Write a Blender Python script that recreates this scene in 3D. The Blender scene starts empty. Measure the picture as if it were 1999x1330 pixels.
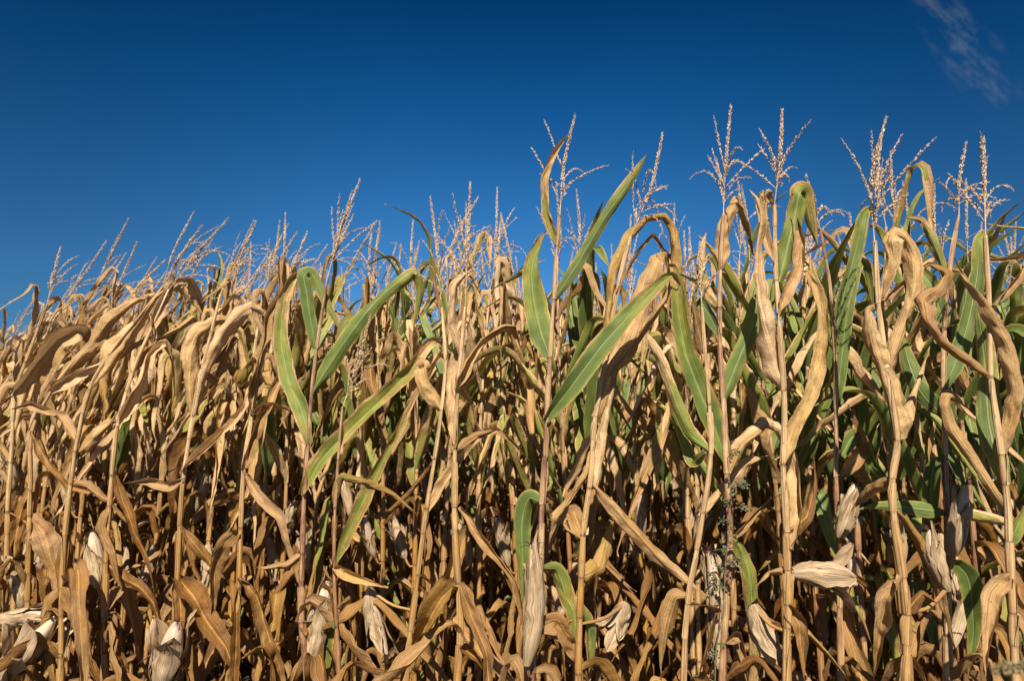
import bpy, math, random
import numpy as np

# ------------------------------------------------------------------ camera, sky, sun, exposure
scene = bpy.context.scene
COL = scene.collection
PITCH = math.radians(7.0)
CZ = 1.65
FPX = 24.0 / 36.0 * 1999.0
cam_data = bpy.data.cameras.new('camera')
cam = bpy.data.objects.new('camera', cam_data)
COL.objects.link(cam)
cam.location = (0, 0, CZ)
cam.rotation_euler = (math.radians(90) + PITCH, 0, 0)
cam_data.lens = 24.0
cam_data.sensor_width = 36.0
cam_data.clip_start = 0.05
cam_data.clip_end = 3000
cam_data.dof.use_dof = True
cam_data.dof.focus_distance = 2.45
cam_data.dof.aperture_fstop = 3.5
scene.camera = cam

SUN_EL, SUN_AZ = math.radians(46), math.radians(-3)      # azimuth seen from straight behind the camera, negative = over the left shoulder
sun_dir = (math.sin(SUN_AZ) * math.cos(SUN_EL), -math.cos(SUN_AZ) * math.cos(SUN_EL), math.sin(SUN_EL))
sd = bpy.data.lights.new('sun', 'SUN')
sun = bpy.data.objects.new('sun', sd)
COL.objects.link(sun)
sd.energy = 5.0
sd.angle = math.radians(0.53)
sd.color = (1.0, 0.89, 0.735)
from mathutils import Vector
sun.rotation_euler = Vector(sun_dir).to_track_quat('Z', 'Y').to_euler()

scene.view_settings.view_transform = 'Standard'
scene.view_settings.look = 'None'
scene.view_settings.exposure = 0.88
scene.view_settings.gamma = 1.0
scene.view_settings.use_curve_mapping = False
scene.cycles.max_bounces = 5
scene.cycles.diffuse_bounces = 2
scene.cycles.transmission_bounces = 3


class NT:
    """small helper for building node trees"""
    def __init__(self, tree):
        self.t = tree
        for n in list(tree.nodes):
            tree.nodes.remove(n)

    def n(self, kind, **kw):
        nd = self.t.nodes.new(kind)
        for k, v in kw.items():
            setattr(nd, k, v)
        return nd

    def put(self, sock, val):
        if hasattr(val, 'links'):
            self.t.links.new(val, sock)
        else:
            sock.default_value = val

    def m(self, op, a, b=0.0, c=None, clamp=False):
        nd = self.n('ShaderNodeMath', operation=op, use_clamp=clamp)
        self.put(nd.inputs[0], a)
        self.put(nd.inputs[1], b)
        if c is not None:
            self.put(nd.inputs[2], c)
        return nd.outputs[0]

    def ss(self, x, lo, hi, a=0.0, b=1.0):
        nd = self.n('ShaderNodeMapRange', interpolation_type='SMOOTHSTEP')
        self.put(nd.inputs['Value'], x)
        nd.inputs['From Min'].default_value = lo
        nd.inputs['From Max'].default_value = hi
        nd.inputs['To Min'].default_value = a
        nd.inputs['To Max'].default_value = b
        return nd.outputs[0]

    def mix(self, f, a, b, blend='MIX'):
        nd = self.n('ShaderNodeMix', data_type='RGBA', blend_type=blend)
        self.put(nd.inputs['Factor'], f)
        for s, v in ((nd.inputs['A'], a), (nd.inputs['B'], b)):
            if isinstance(v, (tuple, list)):
                s.default_value = (*v, 1.0) if len(v) == 3 else v
            else:
                self.t.links.new(v, s)
        # the RGBA sockets carry the same names as the float ones: take them by index
        return nd

    def cmix(self, f, a, b, blend='MIX'):
        nd = self.n('ShaderNodeMix', data_type='RGBA', blend_type=blend)
        self.put(nd.inputs[0], f)
        for s, v in ((nd.inputs[6], a), (nd.inputs[7], b)):
            if isinstance(v, (tuple, list)):
                s.default_value = (*v, 1.0)
            else:
                self.t.links.new(v, s)
        return nd.outputs[2]

    def ramp(self, x, stops):
        nd = self.n('ShaderNodeValToRGB')
        el = nd.color_ramp.elements
        while len(el) < len(stops):
            el.new(0.5)
        for e, (p, c) in zip(el, stops):
            e.position = p
            e.color = (*c, 1.0)
        self.put(nd.inputs[0], x)
        return nd.outputs[0]

    def noise(self, vec, scale=1.0, detail=3.0, rough=0.55):
        nd = self.n('ShaderNodeTexNoise')
        self.put(nd.inputs['Vector'], vec)
        nd.inputs['Scale'].default_value = scale
        nd.inputs['Detail'].default_value = detail
        nd.inputs['Roughness'].default_value = rough
        return nd.outputs[0]

    def vec(self, x, y, z):
        nd = self.n('ShaderNodeCombineXYZ')
        for s, v in zip(nd.inputs, (x, y, z)):
            self.put(s, v)
        return nd.outputs[0]

    def attr(self, name):
        nd = self.n('ShaderNodeAttribute', attribute_name=name)
        sp = self.n('ShaderNodeSeparateXYZ')
        self.t.links.new(nd.outputs['Vector'], sp.inputs[0])
        return sp.outputs[0], sp.outputs[1], sp.outputs[2]


# sky: physical sky, deepened the way a polarising filter deepens it, with a faint wisp of cirrus
world = bpy.data.worlds.new('World')
scene.world = world
world.use_nodes = True
w = NT(world.node_tree)
skyt = w.n('ShaderNodeTexSky', sky_type='NISHITA', sun_disc=False)
skyt.sun_elevation = SUN_EL
skyt.sun_rotation = math.radians(180) + SUN_AZ * -1.0
skyt.altitude = 300
skyt.air_density = 1.0
skyt.dust_density = 0.3
skyt.ozone_density = 2.5
tc = w.n('ShaderNodeTexCoord')
sp = w.n('ShaderNodeSeparateXYZ')
w.t.links.new(tc.outputs['Generated'], sp.inputs[0])
dx, dy, dz = sp.outputs
SKY_RAMP = [(0.00, (0.30, 0.68, 0.98)), (0.20, (0.27, 0.69, 1.02)), (0.31, (0.17, 0.62, 0.96)), (0.44, (0.05, 0.46, 0.80)), (0.56, (0.012, 0.26, 0.50)), (1.0, (0.012, 0.24, 0.46))]
tint = w.ramp(dz, SKY_RAMP)
skyc = w.cmix(1.0, skyt.outputs[0], tint, 'MULTIPLY')
side = w.ss(w.m('ABSOLUTE', dx), 0.10, 0.62, 0.96, 0.60)
skyc = w.cmix(1.0, skyc, w.vec(side, side, side), 'MULTIPLY')
# wisp of cirrus: noise kept near one direction of the sky
cx = w.m('SUBTRACT', w.m('DIVIDE', dx, dy), 0.706)
cy = w.m('SUBTRACT', w.m('DIVIDE', dz, dy), 0.592)
d = w.m('ADD', w.m('POWER', w.m('MULTIPLY', w.m('ADD', cx, w.m('MULTIPLY', cy, 0.45)), 17.0), 2.0), w.m('POWER', w.m('MULTIPLY', cy, 7.5), 2.0))
mask = w.ss(d, 0.0, 1.3, 1.0, 0.0)
cn = w.noise(w.vec(w.m('MULTIPLY', w.m('ADD', cx, w.m('MULTIPLY', cy, 0.5)), 24.0), w.m('MULTIPLY', cy, 15.0), 3.7), 1.0, 5.0, 0.6)
front = w.m('GREATER_THAN', dy, 0.1)
cl = w.m('MULTIPLY', w.m('MULTIPLY', mask, w.ss(cn, 0.44, 0.76)), front)
skyc = w.cmix(w.m('MULTIPLY', cl, 0.36), skyc, (2.7, 3.15, 3.6))
bg = w.n('ShaderNodeBackground')
w.t.links.new(skyc, bg.inputs['Color'])
bg.inputs['Strength'].default_value = 0.055
out = w.n('ShaderNodeOutputWorld')
w.t.links.new(bg.outputs[0], out.inputs[0])


# ------------------------------------------------------------------ materials
def new_mat(name):
    m = bpy.data.materials.new(name)
    m.use_nodes = True
    return m, NT(m.node_tree)


def finish(nt, color, rough, bump=None, bump_d=0.001, transl=0.0, bump_s=0.6, spec=0.3):
    pb = nt.n('ShaderNodeBsdfPrincipled')
    nt.put(pb.inputs['Base Color'], color)
    nt.put(pb.inputs['Roughness'], rough)
    pb.inputs['Specular IOR Level'].default_value = spec
    o = nt.n('ShaderNodeOutputMaterial')
    if bump is not None:
        b = nt.n('ShaderNodeBump')
        b.inputs['Strength'].default_value = bump_s
        b.inputs['Distance'].default_value = bump_d
        nt.put(b.inputs['Height'], bump)
        nt.t.links.new(b.outputs[0], pb.inputs['Normal'])
    if transl > 0:
        tr = nt.n('ShaderNodeBsdfTranslucent')
        nt.put(tr.inputs['Color'], color)
        mx = nt.n('ShaderNodeMixShader')
        mx.inputs[0].default_value = transl
        nt.t.links.new(pb.outputs[0], mx.inputs[1])
        nt.t.links.new(tr.outputs[0], mx.inputs[2])
        nt.t.links.new(mx.outputs[0], o.inputs[0])
    else:
        nt.t.links.new(pb.outputs[0], o.inputs[0])


def leaf_material():
    m, t = new_mat('maize_leaf')
    u, v, rnd = t.attr('uvw')
    green, brown, tt = t.attr('tint')
    oi = t.n('ShaderNodeObjectInfo').outputs['Random']
    seed = t.m('ADD', t.m('MULTIPLY', rnd, 91.0), t.m('MULTIPLY', oi, 37.0))
    a = t.m('ABSOLUTE', t.m('SUBTRACT', t.m('MULTIPLY', u, 2.0), 1.0))
    streak = t.noise(t.vec(t.m('MULTIPLY', u, 30.0), t.m('MULTIPLY', v, 2.2), seed), 1.0, 4.0, 0.6)
    veins = t.noise(t.vec(t.m('MULTIPLY', u, 85.0), t.m('MULTIPLY', v, 1.2), seed), 1.0, 1.0, 0.5)
    blotch = t.noise(t.vec(t.m('MULTIPLY', u, 2.0), t.m('MULTIPLY', v, 9.0), seed), 1.0, 5.0, 0.62)
    big = t.noise(t.vec(t.m('MULTIPLY', u, 0.7), t.m('MULTIPLY', v, 3.0), t.m('ADD', seed, 7.3)), 1.0, 2.0, 0.5)
    wn = t.n('ShaderNodeTexWhiteNoise', noise_dimensions='1D')
    t.put(wn.inputs['W'], seed)
    hue = wn.outputs[0]
    wn2 = t.n('ShaderNodeTexWhiteNoise', noise_dimensions='1D')
    t.put(wn2.inputs['W'], t.m('ADD', seed, 11.7))
    hue2 = wn2.outputs[0]
    f = t.m('ADD', t.m('ADD', t.m('MULTIPLY', streak, 0.45), t.m('MULTIPLY', blotch, 0.30)), t.m('MULTIPLY', veins, 0.25))
    f = t.m('ADD', 0.5, t.m('MULTIPLY', t.m('SUBTRACT', f, 0.5), 1.6))
    dry = t.ramp(f, [(0.18, (0.24, 0.125, 0.05)), (0.36, (0.50, 0.295, 0.115)), (0.53, (0.72, 0.475, 0.22)), (0.76, (0.87, 0.68, 0.41))])
    pink = t.ramp(f, [(0.18, (0.24, 0.13, 0.075)), (0.40, (0.54, 0.365, 0.225)), (0.76, (0.86, 0.715, 0.55))])
    dry = t.cmix(t.ss(hue, 0.35, 0.9, 0.0, 0.5), dry, pink)
    dry = t.cmix(t.m('MULTIPLY', t.ss(hue2, 0.76, 0.82, 0.0, 0.85), t.ss(brown, 0.12, 0.5)), dry, t.ramp(f, [(0.2, (0.06, 0.028, 0.012)), (0.5, (0.23, 0.115, 0.045)), (0.78, (0.42, 0.25, 0.12))]))
    dry = t.cmix(t.m('MULTIPLY', t.ss(hue2, 0.14, 0.18, 0.75, 0.0), t.ss(brown, 0.05, 0.3)), dry, t.ramp(f, [(0.2, (0.28, 0.16, 0.03)), (0.5, (0.60, 0.40, 0.09)), (0.78, (0.78, 0.58, 0.20))]))
    dry = t.cmix(t.m('MULTIPLY', t.ss(big, 0.53, 0.62, 0.0, 0.75), t.ss(brown, 0.0, 0.4, 0.5, 1.0)), dry, t.ramp(f, [(0.3, (0.24, 0.12, 0.03)), (0.7, (0.56, 0.35, 0.12))]))
    brn = t.ramp(f, [(0.28, (0.038, 0.014, 0.004)), (0.45, (0.165, 0.063, 0.009)), (0.74, (0.43, 0.205, 0.030))])
    dry = t.cmix(t.m('MULTIPLY', brown, t.ss(blotch, 0.25, 0.65, 0.65, 1.0)), dry, brn)
    edge = t.m('ADD', a, t.m('MULTIPLY', t.m('SUBTRACT', blotch, 0.5), 0.9))
    dry = t.cmix(t.ss(edge, 0.86, 1.08, 0.0, 0.65), dry, (0.20, 0.105, 0.042))
    # green parts die back from the margins and the tip
    gm = t.m('SUBTRACT', t.m('MULTIPLY', green, 1.75), t.m('ADD', t.m('MULTIPLY', t.m('POWER', a, 3.0), 0.35), t.m('MULTIPLY', t.m('POWER', a, 8.0), 0.85)))
    gm = t.m('SUBTRACT', gm, t.m('MULTIPLY', t.m('POWER', tt, 2.5), 0.85))
    gm = t.m('ADD', gm, t.m('MULTIPLY', t.m('SUBTRACT', blotch, 0.55), 2.2))
    gm = t.m('ADD', gm, t.m('MULTIPLY', t.m('SUBTRACT', streak, 0.5), 1.2))
    gm = t.m('SUBTRACT', gm, 0.36)
    gcol = t.ramp(gm, [(0.0, (0.50, 0.37, 0.10)), (0.22, (0.36, 0.32, 0.05)), (0.48, (0.215, 0.255, 0.045)), (0.95, (0.105, 0.155, 0.036))])
    pale = t.ss(hue, 0.4, 1.0, 0.0, 0.22)
    gcol = t.cmix(pale, gcol, (0.20, 0.27, 0.105))
    gcol = t.cmix(t.ss(veins, 0.35, 0.7, 0.0, 0.16), gcol, (0.22, 0.29, 0.10))
    col = t.cmix(t.ss(gm, -0.04, 0.12), dry, gcol)
    # midrib
    mr = t.ss(a, 0.035, 0.10, 1.0, 0.0)
    rib = t.cmix(t.ss(gm, 0.0, 0.3), t.cmix(brown, (0.58, 0.38, 0.15), (0.50, 0.27, 0.055)), (0.31, 0.36, 0.13))
    col = t.cmix(t.m('MULTIPLY', mr, 0.8), col, rib)
    # mildew specks
    sp_ = t.noise(t.vec(t.m('MULTIPLY', u, 26.0), t.m('MULTIPLY', v, 170.0), seed), 1.0, 2.0, 0.6)
    col = t.cmix(t.ss(sp_, 0.68, 0.75, 0.0, 0.55), col, (0.10, 0.06, 0.035))
    hole = t.noise(t.vec(t.m('MULTIPLY', u, 9.0), t.m('MULTIPLY', v, 60.0), t.m('ADD', seed, 2.9)), 1.0, 3.0, 0.6)
    col = t.cmix(t.ss(hole, 0.665, 0.70, 0.0, 0.75), col, (0.22, 0.13, 0.05))
    bri = t.m('ADD', 0.82, t.m('MULTIPLY', hue, 0.24))
    col = t.cmix(1.0, col, t.vec(bri, bri, bri), 'MULTIPLY')
    h = t.m('ADD', t.m('MULTIPLY', veins, 0.5), t.m('ADD', t.m('MULTIPLY', streak, 0.5), t.m('MULTIPLY', mr, 0.6)))
    rough = t.ss(gm, 0.0, 0.4, 0.62, 0.46)
    crum = t.noise(t.vec(t.m('MULTIPLY', u, 5.0), t.m('MULTIPLY', v, 38.0), seed), 1.0, 4.0, 0.6)
    h = t.m('ADD', h, t.m('MULTIPLY', crum, t.ss(gm, 0.0, 0.2, 2.6, 0.5)))
    finish(t, col, rough, h, 0.003, 0.22, 0.9, 0.35)
    return m


def stalk_material():
    m, t = new_mat('maize_stalk')
    u, v, rnd = t.attr('uvw')
    red, gold, fr = t.attr('tint')
    oi = t.n('ShaderNodeObjectInfo').outputs['Random']
    seed = t.m('ADD', t.m('MULTIPLY', rnd, 91.0), t.m('MULTIPLY', oi, 37.0))
    streak = t.noise(t.vec(t.m('MULTIPLY', u, 26.0), t.m('MULTIPLY', v, 2.5), seed), 1.0, 4.0, 0.62)
    blotch = t.noise(t.vec(t.m('MULTIPLY', u, 2.0), t.m('MULTIPLY', v, 14.0), seed), 1.0, 4.0, 0.6)
    f = t.m('ADD', 0.5, t.m('MULTIPLY', t.m('SUBTRACT', t.m('ADD', t.m('MULTIPLY', streak, 0.62), t.m('MULTIPLY', blotch, 0.38)), 0.5), 1.5))
    straw = t.ramp(f, [(0.25, (0.20, 0.115, 0.05)), (0.43, (0.47, 0.32, 0.165)), (0.6, (0.66, 0.49, 0.28)), (0.78, (0.76, 0.62, 0.43))])
    wn_ = t.n('ShaderNodeTexWhiteNoise', noise_dimensions='1D')
    t.put(wn_.inputs['W'], seed)
    straw = t.cmix(t.ss(wn_.outputs[0], 0.3, 1.0, 0.0, 0.6), straw, t.ramp(f, [(0.25, (0.15, 0.075, 0.035)), (0.5, (0.36, 0.21, 0.10)), (0.78, (0.58, 0.40, 0.25))]))
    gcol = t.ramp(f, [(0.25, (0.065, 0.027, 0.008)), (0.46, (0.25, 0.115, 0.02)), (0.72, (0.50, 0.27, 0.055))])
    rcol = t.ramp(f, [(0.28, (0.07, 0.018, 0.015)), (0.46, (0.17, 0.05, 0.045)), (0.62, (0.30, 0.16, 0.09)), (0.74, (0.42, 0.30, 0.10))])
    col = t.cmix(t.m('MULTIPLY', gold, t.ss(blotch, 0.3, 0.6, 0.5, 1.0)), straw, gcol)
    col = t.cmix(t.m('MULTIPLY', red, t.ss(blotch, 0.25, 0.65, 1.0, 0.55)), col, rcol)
    mould = t.noise(t.vec(t.m('MULTIPLY', u, 5.0), t.m('MULTIPLY', v, 30.0), t.m('ADD', seed, 3.1)), 1.0, 6.0, 0.7)
    col = t.cmix(t.ss(mould, 0.56, 0.70, 0.0, 0.6), col, (0.085, 0.05, 0.03))
    # edge of the sheath and the node ring
    seam = t.ss(t.m('ABSOLUTE', t.m('SUBTRACT', t.m('FRACT', t.m('ADD', u, t.m('MULTIPLY', rnd, 0.6))), 0.5)), 0.012, 0.03, 0.7, 0.0)
    col = t.cmix(seam, col, (0.10, 0.05, 0.02))
    nd = t.m('MAXIMUM', t.ss(fr, 0.02, 0.07, 1.0, 0.0), t.ss(fr, 0.975, 1.0, 0.0, 0.8))
    col = t.cmix(t.m('MULTIPLY', nd, 0.75), col, (0.085, 0.04, 0.02))
    h = t.m('SUBTRACT', streak, t.m('MULTIPLY', seam, 0.8))
    finish(t, col, 0.5, h, 0.002, 0.0, 0.7, 0.35)
    return m


def husk_material(name, lo, mid, hi):
    m, t = new_mat(name)
    u, v, rnd = t.attr('uvw')
    g, b, tt = t.attr('tint')
    oi = t.n('ShaderNodeObjectInfo').outputs['Random']
    seed = t.m('ADD', t.m('MULTIPLY', rnd, 91.0), t.m('MULTIPLY', oi, 37.0))
    veins = t.noise(t.vec(t.m('MULTIPLY', u, 60.0), t.m('MULTIPLY', v, 4.0), seed), 1.0, 3.0, 0.6)
    blotch = t.noise(t.vec(t.m('MULTIPLY', u, 4.0), t.m('MULTIPLY', v, 12.0), seed), 1.0, 5.0, 0.65)
    f = t.m('ADD', 0.5, t.m('MULTIPLY', t.m('SUBTRACT', t.m('ADD', t.m('MULTIPLY', veins, 0.55), t.m('MULTIPLY', blotch, 0.45)), 0.5), 1.6))
    col = t.ramp(f, [(0.3, lo), (0.48, mid), (0.68, hi)])
    sp_ = t.noise(t.vec(t.m('MULTIPLY', u, 50.0), t.m('MULTIPLY', v, 110.0), seed), 1.0, 3.0, 0.6)
    col = t.cmix(t.ss(sp_, 0.62, 0.72, 0.0, 0.45), col, (0.16, 0.12, 0.09))
    col = t.cmix(t.m('MULTIPLY', b, t.ss(blotch, 0.4, 0.6)), col, (0.33, 0.19, 0.08))
    finish(t, col, 0.6, veins, 0.0025, 0.12, 0.8, 0.3)
    return m


def simple_material(name, stops, scale, rough=0.7, transl=0.0, bump=0.0):
    m, t = new_mat(name)
    tc_ = t.n('ShaderNodeTexCoord').outputs['Object']
    oi = t.n('ShaderNodeObjectInfo').outputs['Random']
    nv = t.n('ShaderNodeVectorMath', operation='ADD')
    t.put(nv.inputs[0], tc_)
    t.put(nv.inputs[1], t.vec(t.m('MULTIPLY', oi, 20.0), 0.0, 0.0))
    f = t.noise(nv.outputs[0], scale, 5.0, 0.65)
    col = t.ramp(f, stops)
    finish(t, col, rough, f if bump else None, bump or 0.001, transl)
    return m


def soil_material():
    m, t = new_mat('field_soil')
    tc_ = t.n('ShaderNodeTexCoord').outputs['Object']
    f = t.noise(tc_, 3.0, 10.0, 0.7)
    g = t.noise(tc_, 38.0, 6.0, 0.7)
    col = t.ramp(f, [(0.3, (0.045, 0.03, 0.02)), (0.7, (0.12, 0.085, 0.055))])
    col = t.cmix(t.ss(g, 0.54, 0.62, 0.0, 0.7), col, (0.24, 0.165, 0.09))
    finish(t, col, 0.95, t.m('ADD', f, t.m('MULTIPLY', g, 0.4)), 0.05, 0.0, 1.0, 0.1)
    return m


M_LEAF = leaf_material()
M_STALK = stalk_material()
M_HUSK = husk_material('maize_husk', (0.16, 0.10, 0.052), (0.385, 0.27, 0.155), (0.64, 0.50, 0.33))
M_INNER = husk_material('inner_husk', (0.34, 0.22, 0.14), (0.60, 0.44, 0.31), (0.76, 0.62, 0.48))
M_SILK = simple_material('dry_silk', [(0.3, (0.02, 0.01, 0.008)), (0.7, (0.09, 0.04, 0.025))], 60.0, 0.8)
M_TASSEL = simple_material('dry_tassel', [(0.30, (0.28, 0.17, 0.09)), (0.5, (0.56, 0.40, 0.255)), (0.7, (0.74, 0.59, 0.42))], 34.0, 0.65, 0.12)
M_WEED = simple_material('weed_green', [(0.3, (0.06, 0.065, 0.03)), (0.55, (0.16, 0.16, 0.085)), (0.75, (0.34, 0.31, 0.20))], 60.0, 0.8, 0.1)
M_BRISTLE = simple_material('foxtail_bristle', [(0.3, (0.12, 0.085, 0.04)), (0.7, (0.36, 0.29, 0.15))], 50.0, 0.8, 0.1)
M_SOIL = soil_material()


# ------------------------------------------------------------------ mesh building
class MB:
    def __init__(self):
        self.V, self.F, self.A, self.B, self.n = [], [], [], [], 0

    def add(self, v, f, a, b):
        self.V.append(np.asarray(v, float))
        self.F.append(np.asarray(f, np.int64) + self.n)
        self.A.append(np.asarray(a, float))
        self.B.append(np.asarray(b, float))
        self.n += len(v)

    def arrays(self):
        return np.vstack(self.V), self.F, np.vstack(self.A), np.vstack(self.B)

    def mesh(self, name, mat, origin=(0, 0, 0)):
        v, F, a, b = self.arrays()
        v = v - np.asarray(origin, float)
        me = bpy.data.meshes.new(name)
        me.vertices.add(len(v))
        me.vertices.foreach_set('co', v.astype(np.float32).ravel())
        loops = np.concatenate([f.ravel() for f in F])
        tot = np.concatenate([np.full(len(f), f.shape[1]) for f in F])
        me.loops.add(len(loops))
        me.loops.foreach_set('vertex_index', loops.astype(np.int32))
        me.polygons.add(len(tot))
        me.polygons.foreach_set('loop_start', (np.cumsum(tot) - tot).astype(np.int32))
        me.polygons.foreach_set('use_smooth', np.ones(len(tot), bool))
        for nm, arr in (('uvw', a), ('tint', b)):
            at = me.attributes.new(nm, 'FLOAT_VECTOR', 'POINT')
            at.data.foreach_set('vector', arr.astype(np.float32).ravel())
        me.update(calc_edges=True)
        me.materials.append(mat)
        return me


def unit(v):
    v = np.asarray(v, float)
    return v / np.maximum(np.linalg.norm(v, axis=-1, keepdims=True), 1e-9)


def spline(pts, n, ten=1.0):
    """Catmull-Rom through pts, resampled to n points evenly along its length"""
    p = np.asarray(pts, float)
    if len(p) == 2:
        p = np.array([p[0], (p[0] + p[1]) / 2, p[1]])
    q = np.vstack([2 * p[0] - p[1], p, 2 * p[-1] - p[-2]])
    o = []
    u = np.linspace(0, 1, 16, endpoint=False)[:, None]
    for i in range(len(p) - 1):
        a, b, c, d_ = q[i:i + 4]
        m1, m2 = (c - a) * 0.5 * ten, (d_ - b) * 0.5 * ten
        uu = u if ten > 0.9 else u + (u * u * (3 - 2 * u) - u) * 0.3
        o.append((2 * uu ** 3 - 3 * uu ** 2 + 1) * b + (uu ** 3 - 2 * uu ** 2 + uu) * m1 + (-2 * uu ** 3 + 3 * uu ** 2) * c + (uu ** 3 - uu ** 2) * m2)
    o = np.vstack(o + [p[-1:]])
    s = np.concatenate([[0], np.cumsum(np.linalg.norm(np.diff(o, axis=0), axis=1))])
    x = np.linspace(0, s[-1], n)
    return np.stack([np.interp(x, s, o[:, i]) for i in range(3)], 1)


def tangents(p):
    return unit(np.gradient(p, axis=0))


def grid_faces(n, m, wrap=False):
    i = np.arange(n - 1)[:, None] * m
    j = np.arange(m if wrap else m - 1)[None, :]
    j2 = (j + 1) % m
    return np.stack([i + j, i + j2, i + m + j2, i + m + j], -1).reshape(-1, 4)


def frames(p):
    """unit vectors across a curve, carried along without spinning"""
    T = tangents(p)
    ref = np.array([0.31, 0.17, 0.0]) if abs(T[0][2]) > 0.8 else np.array([0, 0, 1.0])
    r = np.cross(T[0], ref)
    R = np.empty_like(p)
    for i in range(len(p)):
        r = r - T[i] * np.dot(r, T[i])
        r = r / max(np.linalg.norm(r), 1e-9)
        R[i] = r
    return T, R, np.cross(T, R)


def tube(mb, p, rad, k=6, rnd=0.0, tint=(0, 0, 0.5)):
    p = np.asarray(p, float)
    T, R, S = frames(p)
    rad = np.broadcast_to(np.asarray(rad, float), (len(p),))
    th = np.linspace(0, 2 * np.pi, k, endpoint=False)
    v = p[:, None] + rad[:, None, None] * (np.cos(th)[None, :, None] * R[:, None] + np.sin(th)[None, :, None] * S[:, None])
    s = np.concatenate([[0], np.cumsum(np.linalg.norm(np.diff(p, axis=0), axis=1))])
    a = np.stack(np.broadcast_arrays(th[None, :] / (2 * np.pi), s[:, None], np.array([[rnd]])), -1).reshape(-1, 3)
    mb.add(v.reshape(-1, 3), grid_faces(len(p), k, True), a, np.tile(tint, (len(p) * k, 1)))


def rn(s, wl, rng):
    """smooth random wander along a length, about wl metres from bump to bump"""
    m = int(s[-1] / wl) + 4
    k = np.array([rng.uniform(-1, 1) for _ in range(m)])
    x = s / wl + rng.uniform(0, 1)
    i = np.floor(x).astype(int)
    f = x - i
    f = f * f * (3 - 2 * f)
    return k[i] * (1 - f) + k[i + 1] * f


def field(s, nx, wl, cells, rng):
    """smooth random dents over a blade: wl metres apart along it, so many across"""
    m, q = int(s[-1] / wl) + 4, int(cells) + 4
    k = np.array([[rng.uniform(-1, 1) for _ in range(q)] for _ in range(m)])
    x = s / wl + rng.uniform(0, 1)
    y = np.linspace(0, cells, nx) + rng.uniform(0, 1)
    X, Y = np.meshgrid(x, y, indexing='ij')
    X = X + 0.5 * np.sin(Y * 2.0 + x[0] * 9)
    X = np.clip(X, 0, m - 2.001)
    i, j = np.floor(X).astype(int), np.floor(Y).astype(int)
    f, g = X - i, Y - j
    f, g = f * f * (3 - 2 * f), g * g * (3 - 2 * g)
    return k[i, j] * (1 - f) * (1 - g) + k[i + 1, j] * f * (1 - g) + k[i, j + 1] * (1 - f) * g + k[i + 1, j + 1] * f * g


def ribbon(mb, p, W, width, g, b, rng, nx=7, curl=(0.5, 0.9), fold=0.12, wave=0.10, lump=0.003, base=0.55, blunt=2.2, pleat=0.0, crumple=0.0, ragged=0.0):
    """a leaf blade: midrib along p, blade spread along W"""
    n = len(p)
    T = tangents(p)
    W = unit(W - T * np.sum(W * T, 1, keepdims=True))
    N = np.cross(W, T)
    s = np.concatenate([[0], np.cumsum(np.linalg.norm(np.diff(p, axis=0), axis=1))])
    L = s[-1]
    t = s / L
    k = np.clip(t / 0.22, 0, 1)
    prof = (base + (1 - base) * k * k * (3 - 2 * k)) * (1 - np.clip((t - 0.3) / 0.7, 0, 1) ** blunt)
    prof = np.maximum(prof * (1 + 0.10 * rn(s, 0.12, rng)), 0.004)
    hw = prof * width / 2
    a = np.linspace(-1, 1, nx)
    X = np.zeros((n, nx))
    Z = np.zeros((n, nx))
    for side in (-1, 1):
        # each half of the blade rolls by its own amount
        c = np.clip(curl[0] + (curl[1] - curl[0]) * t + (0.3 + 0.5 * abs(curl[1])) * rn(s, 0.16, rng), -2.7, 2.7)
        c = c + np.sign(curl[1]) * 1.1 * np.clip(1 - t / 0.10, 0, 1)
        c = np.where(np.abs(c) < 0.05, 0.05, c)
        fo = fold * (1 + 0.6 * rn(s, 0.25, rng))
        sel = (a * side >= 0)[None]
        aa = np.abs(a)[None]
        hs = hw * (1 + ragged * (0.9 * rn(s, 0.06, rng) + 0.55 * rn(s, 0.02, rng)))
        x_ = np.sin(aa * c[:, None]) / c[:, None] * hs[:, None]
        z_ = (1 - np.cos(aa * c[:, None])) / c[:, None] * hs[:, None]
        cf, sf = np.cos(fo)[:, None], np.sin(fo)[:, None]
        X = np.where(sel, side * (x_ * cf - z_ * sf), X)
        Z = np.where(sel, x_ * sf + z_ * cf, Z)
        wv = rn(s, 0.085, rng) + 0.4 * rn(s, 0.035, rng)
        Z = Z + (a * side > 0)[None] * aa ** 2 * (hw * wave * 1.6 * wv)[:, None]
        if pleat:
            kk = rng.uniform(5.5, 10.0)
            Z = Z + (a * side > 0)[None] * pleat * np.sin(aa * kk + 1.6 * rn(s, 0.3, rng)[:, None]) * hw[:, None] * aa
    if crumple:
        Z = Z + crumple * field(s, nx, 0.030, 2.6, rng) + 1.4 * crumple * field(s, nx, 0.075, 1.6, rng)
    lz = lump * 1.5 * (rn(s, 0.10, rng) + 0.6 * rn(s, 0.045, rng))
    Z = Z + lz[:, None]
    v = p[:, None] + X[..., None] * W[:, None] + Z[..., None] * N[:, None]
    r = rng.random()
    A = np.stack(np.broadcast_arrays((a[None] + 1) / 2, s[:, None], np.array([[r]])), -1).reshape(-1, 3)
    B = np.stack(np.broadcast_arrays(np.array([[g]]), np.array([[b]]), t[:, None] + 0 * a[None]), -1).reshape(-1, 3)
    mb.add(v.reshape(-1, 3), grid_faces(n, nx), A, B)


def spin(W, T, ang):
    """turn W round T by ang (arrays)"""
    ang = np.asarray(ang)[:, None]
    return W * np.cos(ang) + np.cross(T, W) * np.sin(ang)


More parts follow.
